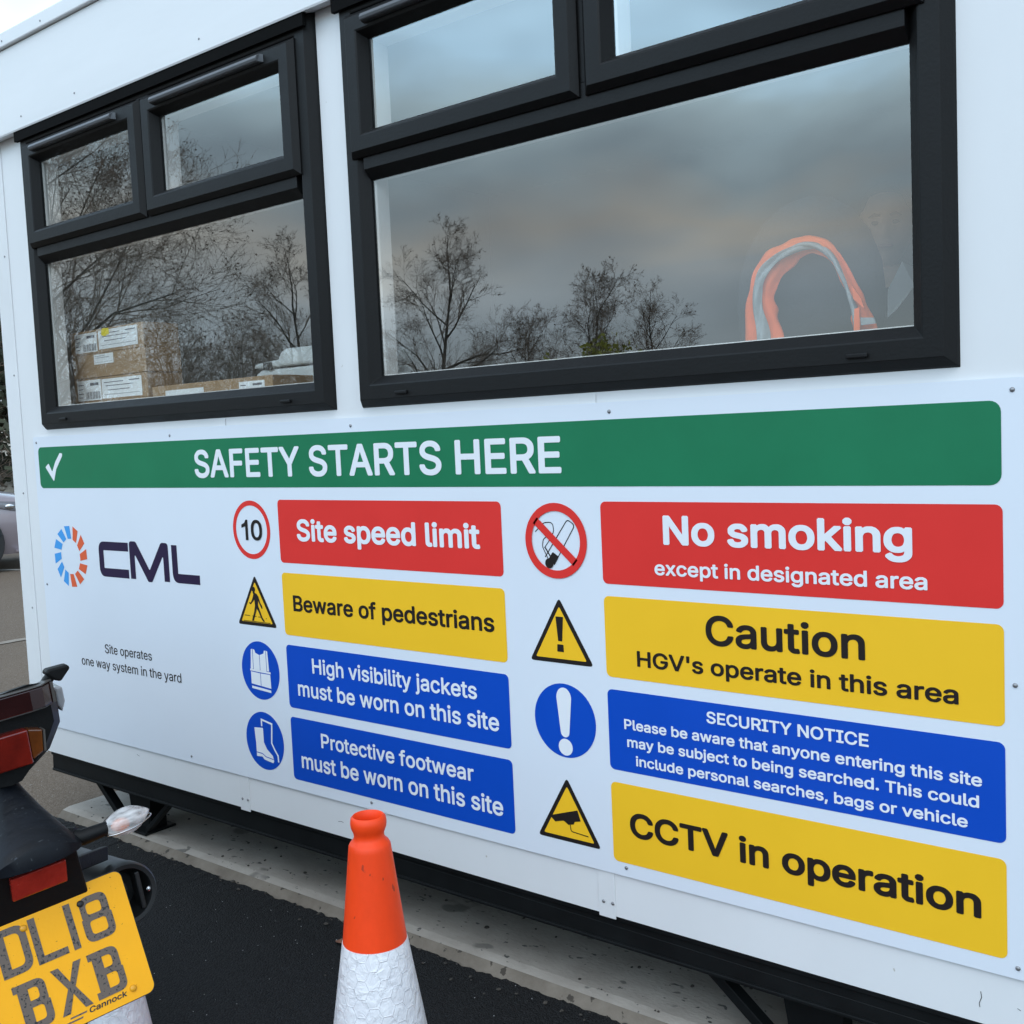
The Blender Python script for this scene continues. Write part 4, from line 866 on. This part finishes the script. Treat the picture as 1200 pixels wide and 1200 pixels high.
for sg in (1, -1):
    g = MB(); g.tube([(sg*.27, 1.5, 1.05), (sg*.29, 1.52, 1.18)], .006, 8); g.ell((sg*.28, 1.50, 1.20), (.06, .015, .035), 16, 8); bk(g, 'mirror', M['plastic'], smooth=True)
g = MB(); g.tube([(-.14, 1.05, .25), (-.30, .95, .035)], .011, 8); g.box(-.33, -.27, .93, .98, .02, .035); bk(g, 'side_stand', M['alloy'])

# ------------------------------------------------------------------ inside the cabin
M['carton'] = mat('brown corrugated card', (.34, .22, .12), .85, var=.10, vscale=12, bump=.1, bscale=80, stretch=(.3, 1, 3))
M['paper'] = mat('white paper label', (.78, .78, .77), .7, var=.04)
M['print'] = mat('grey label print', (.10, .10, .11), .7)
M['sticker'] = mat('yellow sticker', (.85, .68, .02), .6)
M['printer'] = mat('pale grey printer plastic', (.62, .64, .63), .5, var=.03)
M['slot'] = mat('dark printer slot', (.03, .035, .035), .5)
M['cabinet'] = mat('grey steel cabinet', (.30, .31, .31), .5)
M['chair'] = mat('black chair fabric', (.012, .013, .015), .9, bump=.3, bscale=300)
M['hiviz'] = mat('orange high visibility cloth', (1.0, .16, .03), .7, var=.08, vscale=14, bump=.5, bscale=26)
M['silver'] = mat('silver reflective tape', (.29, .31, .31), .5, var=.12, vscale=30, bump=.6, bscale=30)
M['skin'] = mat('skin', (.56, .35, .26), .6, var=.06, vscale=20)
M['cloth_dark'] = mat('dark jacket cloth', (.015, .016, .02), .9, bump=.2, bscale=200)
M['shirt'] = mat('white shirt cloth', (.72, .73, .76), .8, bump=.2, bscale=120)
M['hair'] = mat('short brown hair', (.07, .045, .03), .7, bump=.6, bscale=180)
M['eye'] = mat('eye dark', (.03, .02, .015), .3)
M['lip'] = mat('lip', (.42, .19, .16), .5)
cb = thing('storage_cabinet', 'low grey steel cabinet under the left window that carries the cartons and the printer', 'cabinet', (-2.85, .36, .33))
g = MB(); g.box(-.76, .70, -.25, .27, 0, .97); g.build('body', M['cabinet'], cb, bevel=.004)
for a, b in ((-.75, -.033), (-.025, .69)):
    g = MB(); g.box(a, b, .2705, .285, .02, .95); d = g.build('door', M['cabinet'], cb, bevel=.002)
    g = MB(); g.box(b-.05 if a < -.5 else a+.03, b-.03 if a < -.5 else a+.05, .2855, .30, .45, .60); g.build('handle', M['slot'], d)
CZ = 1.3005
def carton(label, x0, x1, y0, y1, z0, z1, labels, group=None):
    t = thing('carton', label, 'box', ((x0+x1)/2, (y0+y1)/2, z0), 0, group); cx, cy = (x0+x1)/2, (y0+y1)/2
    g = MB(); g.box(x0-cx, x1-cx, y0-cy, y1-cy, 0, z1-z0); g.build('body', M['carton'], t, bevel=.002)
    g = MB(); g.box(x0-cx+.001, x1-cx-.001, -.024, .024, z1-z0+.0001, z1-z0+.0006); g.build('tape', M['paper'] if False else M['tape'], t)
    for (a, b, c, d, bars) in labels:
        g = MB(); g.box(a-cx, b-cx, y0-cy-.0012, y0-cy-.0004, c-z0, d-z0); lb = g.build('label', M['paper'], t)
        g = MB(); yb = y0-cy-.0014
        for (p, q, r, w) in bars: g.box(a-cx+(b-a)*p, a-cx+(b-a)*q, yb, yb+.0001, c-z0+(d-c)*r, c-z0+(d-c)*w)
        g.build('print', M['print'], lb)
    return t
M['tape'] = mat('buff parcel tape', (.40, .27, .15), .35)
code = [(.36+.04*i, .36+.04*i+(.025 if i % 3 else .015), .06, .42) for i in range(15)]+[(.05, .28, .75, .80), (.05, .24, .55, .59), (.05, .26, .33, .37), (.05, .22, .15, .19), (.55, .9, .72, .86)]
lines = [(.06, .55, .80, .84), (.10, .80, .62, .66), (.05, .95, .18, .20), (.15, .70, .40, .44), (.7, .95, .80, .86)]
gs = 'cartons stacked at the left end of the window'
z = CZ; hh = .0778
names = ['lowest brown carton of the stack on the grey cabinet', 'second lowest brown carton, its label cut by the window frame', 'middle brown carton of the stack with a barcode label and a packing slip', 'brown carton of the stack with one small white label at its top edge', 'topmost brown carton of the stack with two white labels and a yellow sticker']
for i, lb in enumerate(names):
    z0, z1 = z+i*hh, z+i*hh+hh-.0008; x0 = -3.455+(.004 if i % 2 else 0); x1 = x0+.43; yy = .11+(.003 if i == 2 else 0)
    ls = []
    if i == 4: ls = [(x0+.03, x0+.165, z0+.006, z1-.008, code), (x0+.175, x1-.03, z0+.010, z1-.006, lines)]
    if i == 3: ls = [(x0+.135, x0+.25, z1-.036, z1-.004, lines[:3])]
    if i == 2: ls = [(x0+.02, x0+.165, z0+.004, z1-.006, code), (x0+.17, x1-.03, z0+.006, z1-.008, lines)]
    if i == 1: ls = [(x0+.02, x0+.165, z0+.02, z1-.012, code)]
    t = carton(lb, x0, x1, yy, yy+.13, z0, z1, ls, gs)
    if i == 4:
        cx = (x0+x1)/2; g = MB(); g.prism(rpoly([(-.020, .055), (.000, .050), (.028, .056), (.024, .0745), (-.006, .0765), (-.018, .072)], .004), -.0675, -.0669); g.build('sticker', M['sticker'], t)
carton('long flat brown carton with two white labels lying beside the stacked cartons', -3.012, -2.425, .12, .27, CZ, 1.484, [(-2.94, -2.745, 1.41, 1.468, [(.05, .6, .6, .66), (.05, .9, .3, .36)]), (-2.575, -2.46, 1.425, 1.472, code)])
pr_ = thing('printer', 'white office printer with stepped lid behind the long flat carton', 'printer', (-2.45, .46, CZ))
g = MB(); g.prism([(-.25, 0), (.075, 0), (.075, .215), (-.235, .215), (-.262, .205), (-.262, .185), (-.25, .178)], -.17, .17); g.build('body', M['printer'], pr_, bevel=.008)
g = MB(); g.prism([(-.268, .221), (.080, .221), (.080, .272), (-.115, .272), (-.135, .262), (-.150, .242), (-.258, .236)], -.175, .175); g.build('lid', M['printer'], pr_, bevel=.008)
g = MB(); g.box(-.215, -.175, -.178, -.1755, .214, .236); g.build('slot', M['slot'], pr_)
# tall chair with the vest over its back
ch = thing('office_chair', 'tall black office chair standing close behind the large window under the orange vest', 'chair', (-.895, .285, .332))
g = MB(); n = 20; rings = []
for y, k in ((-.085, .86), (-.075, .97), (-.04, 1.0), (-.015, .95)):
    rings.append([Vector((.150*k*cos(a)*(1-.0*sin(a)), y, 1.03+.17*k+(.205*k*sin(a) if sin(a) > 0 else .24*k*sin(a)))) for a in [2*pi*i/n for i in range(n)]])
g.loft(rings); g.build('backrest', M['chair'], ch, smooth=60)
g = MB(); g.ell((0, .22, .60), (.24, .22, .05), 24, 10); g.build('seat', M['chair'], ch, smooth=True)
g = MB(); g.tube([(0, -.03, 1.0), (0, -.02, .70), (0, .10, .56), (0, .2, .55)], .02, 10); g.tube([(0, .2, .55), (0, .2, .08)], .025, 12); g.build('column', M['slot'], ch, smooth=True)
for k in range(5):
    a = 2*pi*k/5; g = MB(); g.tube([(0, .2, .10), (.28*cos(a), .2+.28*sin(a), .06)], [.025, .015], 8); lg_ = g.build('leg', M['slot'], ch, smooth=True)
    g = MB(); g.lathe([(.001, -.012), (.028, -.012), (.028, .012), (.001, .012)], 14, (.28*cos(a), .2+.28*sin(a), .028), ax=(Vector((0, 0, 1)), Vector((cos(a), sin(a), 0)), Vector((-sin(a), cos(a), 0)))); g.build('castor', M['slot'], lg_)
def on_plane(u, v, y):                                # used only to size the vest: a pixel of the photograph at the chair's distance
    d = cr*((u-600)/1271.5)-cu*((v-600)/1271.5)+fw; t = (y-CAM.y)/d.y; return CAM+d*t
VO = [(868, 540), (868.5, 480), (869, 425), (870, 398), (873, 350), (881, 316), (900, 291), (924, 279), (948, 275.5), (968, 281), (984, 300), (1000, 330), (1014, 356), (1025, 384), (1030, 412), (1037, 460), (1042, 525)]
VI = [(926, 535), (925, 475), (922, 422), (917, 396), (908, 368), (904, 348), (916, 322), (935, 302), (954, 297), (971, 307), (983, 330), (991, 352), (996, 372), (996, 392), (996, 412), (996, 460), (996, 520)]
vs = thing('safety_vest', 'orange high visibility vest with silver tape draped in an arch over the tall chair', 'vest', (-.895, .19, 1.5))
def vest_strip(name, m, f0, f1, off):
    g = MB(); sub = 5; n = (len(VO)-1)*sub+1; k = 10; V = []
    def at(P, t):
        i = min(len(P)-2, int(t)); u = t-i; a, b = P[max(0, i-1)], P[i]; c, d = P[i+1], P[min(len(P)-1, i+2)]
        return tuple(.5*(2*b[q]+(c[q]-a[q])*u+(2*a[q]-5*b[q]+4*c[q]-d[q])*u*u+(3*b[q]-a[q]-3*c[q]+d[q])*u**3) for q in (0, 1))
    for i in range(n):
        t = i/sub; o_, n_ = at(VO, t), at(VI, t)
        sh = .07*sin((t-2)*1.35+.4)+.10*((t-2)/12-.5)            # the tape wanders across the cloth
        for j in range(k+1):
            f = f0+(f1-f0)*j/k
            if name != 'cloth': f += sh
            e = 1.6*sin(t*2.9+1)+1.0*sin(t*6.1) if (name == 'cloth' and j in (0, k)) else 0
            w = (o_[0]*(1-f)+n_[0]*f+e, o_[1]*(1-f)+n_[1]*f+e*.4)
            p = on_plane(w[0], w[1], .165)
            cr_y = .0028*sin(f*15+t*1.1)+.0022*sin(f*27-t*2.2+2)+.0015*sin(t*5.2+f*4)
            p.y = .178-.014*sin(pi*min(1, max(0, f)))-off+cr_y
            V.append(p-Vector((-.895, .19, 1.5)))
    F = [(i*(k+1)+j, i*(k+1)+j+1, (i+1)*(k+1)+j+1, (i+1)*(k+1)+j) for i in range(n-1) for j in range(k)]
    g.add(V, F); o = g.build(name, m, vs, smooth=True)
    sm = o.modifiers.new('subsurf', 'SUBSURF'); sm.levels = 1; sm.render_levels = 1
    so = o.modifiers.new('solid', 'SOLIDIFY'); so.thickness = .003; so.offset = 1
    return o
vest_strip('cloth', M['hiviz'], 0, 1, 0); vest_strip('reflective_tape', M['silver'], .40, .68, .0062)
def flap(pts, name, m, y):
    g = MB(); P = [on_plane(u, v, y)-Vector((-.895, .19, 1.5)) for u, v in pts]; n = len(P)
    g.add(P+[p+Vector((0, .005, 0)) for p in P], [tuple(range(n)), tuple(range(2*n-1, n-1, -1))]+[(k, (k+1) % n, (k+1) % n+n, k+n) for k in range(n)]); return g.build(name, m, vs)
flap([(998, 334), (1009, 350), (1013, 362), (1000, 350)], 'fold', M['hiviz'], .146); flap([(1008, 372), (1024, 372), (1026, 379), (1009, 381)], 'tape_end', M['silver'], .144); flap([(1001, 362), (1007, 360), (1008, 410), (1000, 410)], 'fold', M['hiviz'], .142)
# person standing inside, behind the right end of the large window
PX, PY, PF = -1.120, 1.30, .333
per = thing('person', 'person in dark jacket with white collar standing inside behind the large window', 'person', (PX, PY, PF), atan2(-1.85-PY, 0-PX)+pi/2); per.scale = (.94, .94, .94)
def skin_mesh(name, verts, edges, rad, root=0, sub=2):
    me = bpy.data.meshes.new(name); me.from_pydata(verts, edges, []); o = bpy.data.objects.new('temp', me); C.objects.link(o)
    o.modifiers.new('skin', 'SKIN'); s_ = o.modifiers.new('sub', 'SUBSURF'); s_.levels = s_.render_levels = sub
    for i, r in enumerate(rad): me.skin_vertices[0].data[i].radius = r if isinstance(r, tuple) else (r, r)
    for i in range(len(verts)): me.skin_vertices[0].data[i].use_root = (i == root)
    m2 = bpy.data.meshes.new_from_object(o.evaluated_get(bpy.context.evaluated_depsgraph_get())); bpy.data.objects.remove(o); return m2
V = [(0, .02, .90), (0, .01, 1.08), (0, 0, 1.24), (0, .01, 1.36), (0, 0, 1.42), (0, -.012, 1.49)]
Rd = [(.155, .105), (.14, .10), (.165, .11), (.13, .085), (.062, .06), (.055, .058)]
E_ = [(0, 1), (1, 2), (2, 3), (3, 4), (4, 5)]
def addc(frm, pts, rr):
    p = frm
    for q, r in zip(pts, rr): V.append(q); Rd.append(r); E_.append((p, len(V)-1)); p = len(V)-1
    return p
for sg in (1, -1):
    addc(3, [(sg*.17, .02, 1.365), (sg*.225, .03, 1.24), (sg*.25, .03, 1.08), (sg*.255, -.02, .95), (sg*.25, -.06, .86)], [.062, .055, .045, .038, .028])
    w = len(V)-1
    hand = addc(w, [(sg*.247, -.075, .815), (sg*.245, -.085, .775)], [(.018, .034), (.014, .036)])
    for k, (dy, ln) in enumerate(((-.030, .070), (-.010, .080), (.010, .074), (.028, .058))):
        addc(hand, [(sg*.246, -.088+dy, .752), (sg*.240, -.094+dy, .752-ln*.5), (sg*.230, -.092+dy, .752-ln)], [.009, .0085, .007])
    addc(w+1, [(sg*.238, -.112, .800), (sg*.230, -.125, .770), (sg*.225, -.128, .745)], [.011, .010, .008])
    addc(0, [(sg*.095, .02, .80), (sg*.10, .015, .50), (sg*.105, .03, .12), (sg*.108, -.02, .045), (sg*.115, -.13, .035)], [.092, .065, .046, .042, .034])
me = skin_mesh('body', V, E_, Rd)
bm = bmesh.new(); bm.from_mesh(me)
for f in bm.faces:
    c = f.calc_center_median(); f.smooth = True
    f.material_index = 1 if (c.z > 1.415 or (c.z < .85 and abs(c.x) > .19)) else 0
bm.to_mesh(me); bm.free(); 
# head shaped from a sphere and joined to the body mesh: eyes half way down, nose, chin, ears
def headf(d, p):
    x, y, z = d; q = Vector((p.x, p.y, p.z))
    if z < 0: q.x *= 1-.20*(-z)**1.6; q.y *= 1-.06*(-z)
    if y < 0: q.y *= .94
    if y < -.2:
        q.y -= .030*math.exp(-((x/.14)**2+((z+.16)/.17)**2)) if z > -.35 else 0
        q.y += .012*math.exp(-(((abs(x)-.36)/.17)**2+((z-.06)/.13)**2))
        q.y -= .008*math.exp(-((z-.25)/.12)**2)*math.exp(-(x/.6)**2)
        q.y -= .007*math.exp(-((x/.26)**2+((z+.52)/.09)**2)); q.y -= .010*math.exp(-((x/.3)**2+((z+.85)/.15)**2))
    if abs(x) > .9 and abs(z) < .3: q.x *= 1.02
    return q
hb = MB(); hb.ell((0, -.025, 1.585), (.077, .098, .122), 40, 30, fn=headf)
for sg in (1, -1): hb.ell((sg*.072, -.005, 1.580), (.009, .018, .030), 10, 8)
v0 = len(me.vertices); bm = bmesh.new(); bm.from_mesh(me)
nv = [bm.verts.new(v) for v in hb.v]
for f in hb.f:
    try: ff = bm.faces.new([nv[i] for i in f]); ff.smooth = True; ff.material_index = 1
    except ValueError: pass
bm.to_mesh(me); bm.free()
if not me.materials: me.materials.append(M['cloth_dark']); me.materials.append(M['skin'])
for p in me.polygons:
    c = p.center; p.material_index = 1 if (c.z > 1.415 or (c.z < .85 and abs(c.x) > .19)) else 0; p.use_smooth = True
bo = link('body', me, per)
g = MB(); g.ell((0, -.012, 1.612), (.083, .098, .108), 32, 20, fn=lambda d, p: p if (d.z > .30-.45*max(0, d.y)*2 and not (d.y < -.55 and d.z < .62)) else Vector((p.x*.86, p.y*.86, p.z*.86))); g.build('hair', M['hair'], per, smooth=True)
for sg in (1, -1):
    g = MB(); g.ell((sg*.029, -.1065, 1.590), (.011, .007, .0065), 12, 8); g.build('eye', M['eye'], per, smooth=True)
    g = MB(); g.tube([(sg*.013, -.119, 1.609), (sg*.030, -.119, 1.613), (sg*.046, -.108, 1.607)], [.003, .004, .002], 6); g.build('eyebrow', M['hair'], per, smooth=True)
    g = MB(); g.add([(sg*.005, -.092, 1.395), (sg*.045, -.070, 1.475), (sg*.075, -.035, 1.462), (sg*.078, -.075, 1.400), (sg*.030, -.108, 1.335), (sg*.002, -.108, 1.310)], [(0, 1, 2, 3, 4, 5)])
    o = g.build('collar', M['shirt'], per); q = o.modifiers.new('solid', 'SOLIDIFY'); q.thickness = .006; q.offset = 0
g = MB(); g.ell((0, -.118, 1.520), (.022, .008, .006), 14, 8); g.build('mouth', M['lip'], per, smooth=True)

# ------------------------------------------------------------------ parked car beyond the cabin corner
M['car_paint'] = mat('silver car paint', (.30, .255, .275), .30, metal=.35, coat=.6)
M['car_glass'] = mat('dark car glass', (.02, .022, .025), .08)
M['car_black'] = mat('black car trim', (.012, .012, .013), .5)
M['car_lamp'] = mat('clear car lamp', (.16, .155, .165), .1, coat=.8)
hx, hy = .445, .895
car = thing('parked_car', 'silver car parked behind the cabin corner, only its headlamp and bumper showing', 'car', (-13.20, 2.76, 0), atan2(hy, hx))
def csec(x, w, zb, zs, zt, wt, wb=None):
    wb = wb or w*.93
    h = [(0, zb), (wb, zb), (w, zb+.18), (w*1.0, zs-.06), (w*.97, zs), (wt, zt), (0, zt+.015)]
    return [Vector((x, y, z)) for y, z in h]+[Vector((x, -y, z)) for y, z in h[::-1] if y > 0]
g = MB(); g.loft([csec(2.10, .48, .30, .56, .60, .40), csec(2.02, .70, .22, .66, .70, .60), csec(1.80, .83, .19, .74, .80, .72), csec(1.2, .875, .19, .84, .92, .74), csec(.75, .885, .19, .90, .98, .74), csec(-.8, .885, .19, .94, 1.0, .75), csec(-1.7, .87, .2, .95, 1.02, .74), csec(-2.05, .78, .25, .88, .95, .66), csec(-2.15, .6, .3, .8, .86, .5)]); g.build('body', M['car_paint'], car, smooth=40)
g = MB(); g.loft([[Vector(p) for p in r] for r in ([(.95, -.70, .96), (.95, .70, .96), (.93, .66, .985), (.93, -.66, .985)], [(.25, -.70, .99), (.25, .70, .99), (.25, .60, 1.42), (.25, -.60, 1.42)], [(-1.0, -.72, 1.0), (-1.0, .72, 1.0), (-1.0, .58, 1.44), (-1.0, -.58, 1.44)], [(-1.85, -.66, 1.0), (-1.85, .66, 1.0), (-1.72, .56, 1.10), (-1.72, -.56, 1.10)])]); g.build('cabin_glass', M['car_glass'], car, bevel=.02)
g = MB(); g.loft([[Vector(p) for p in r] for r in ([(.28, -.59, 1.425), (.28, .59, 1.425), (.2, .55, 1.47), (.2, -.55, 1.47)], [(-1.05, -.57, 1.445), (-1.05, .57, 1.445), (-1.0, .53, 1.49), (-1.0, -.53, 1.49)])]); g.build('roof', M['car_paint'], car, bevel=.01)
for sx in (1.28, -1.30):
    for sg in (1, -1):
        AXc = (Vector((1, 0, 0)), Vector((0, 0, 1)), Vector((0, sg, 0)))
        g = MB(); g.lathe([(.19, .10), (.29, .105), (.315, .08), (.315, -.08), (.20, -.10)], 30, (sx, sg*.80, .315), ax=AXc); wh = g.build('wheel', M['tyre'], car, smooth=40)
        g = MB(); g.lathe([(.001, .07), (.06, .085), (.17, .095), (.195, .101), (.20, .06), (.001, .05)], 30, (sx, sg*.80, .315), ax=AXc); g.build('rim', M['alloy'], wh, smooth=40)
        g = MB(); g.lathe([(.001, .081), (.36, .083), (.365, .07), (.001, .05)], 30, (sx, sg*.81, .33), ax=AXc); g.build('wheel_arch', M['car_black'], car)
for sg in (1, -1):
    g = MB(); g.loft([[Vector(p) for p in r] for r in ([(2.02, sg*.52, .60), (2.04, sg*.50, .66), (2.03, sg*.50, .685)], [(1.86, sg*.825, .635), (1.86, sg*.84, .71), (1.84, sg*.82, .755)], [(1.52, sg*.885, .73), (1.52, sg*.888, .765), (1.50, sg*.87, .79)])]); hl = g.build('headlamp', M['car_lamp'], car, smooth=60)
    g = MB(); g.ell((1.72, sg*.862, .715), (.05, .012, .028), 12, 8); g.build('bulb_housing', M['chrome'], hl, smooth=True)
    g = MB(); g.prism([(1.98, .30), (1.83, .30), (1.90, .44), (2.0, .40)], sg*.60, sg*.845); g.build('bumper_vent', M['car_black'], car)
    g = MB(); g.prism([(2.06, .235), (1.75, .215), (1.75, .235), (2.06, .26)], sg*.2, sg*.885); g.build('bumper_lip', M['car_paint'], car)
    g = MB(); g.ell((.62, sg*.97, 1.02), (.07, .10, .06), 14, 8); g.build('mirror', M['car_paint'], car, smooth=True)
g = MB(); g.box(2.085, 2.125, -.42, .42, .32, .55); g.build('grille', M['car_black'], car, bevel=.01)
# a dead leaf on the tarmac beside the cone
M['dead_leaf'] = mat('dead leaf', (.16, .07, .04), .8, var=.3, vscale=60)
g = MB(); g.add([(0, 0, .004), (.018, .012, .012), (.042, .004, .006), (.020, -.012, .010), (.021, 0, .004)], [(0, 4, 1), (4, 2, 1), (4, 3, 2), (0, 3, 4)])
lf_ = g.build('dead_leaf', M['dead_leaf']); lf_.location = (-2.089, -0.062, .006); tag(lf_, 'small dead brown leaf on the black tarmac left of the tall cone', 'leaf')

for pts in ([(-.520, .318), (-.5185, .308), (-.5225, .297), (-.5215, .290)], [(-.462, .306), (-.457, .3035)], [(-3.05, .335), (-3.035, .331)], [(-2.12, .300), (-2.108, .3025), (-2.10, .301)]):
    vinyl('scuff_mark', stroke(pts, .0011), M['black_ink'], cab, -.0006)
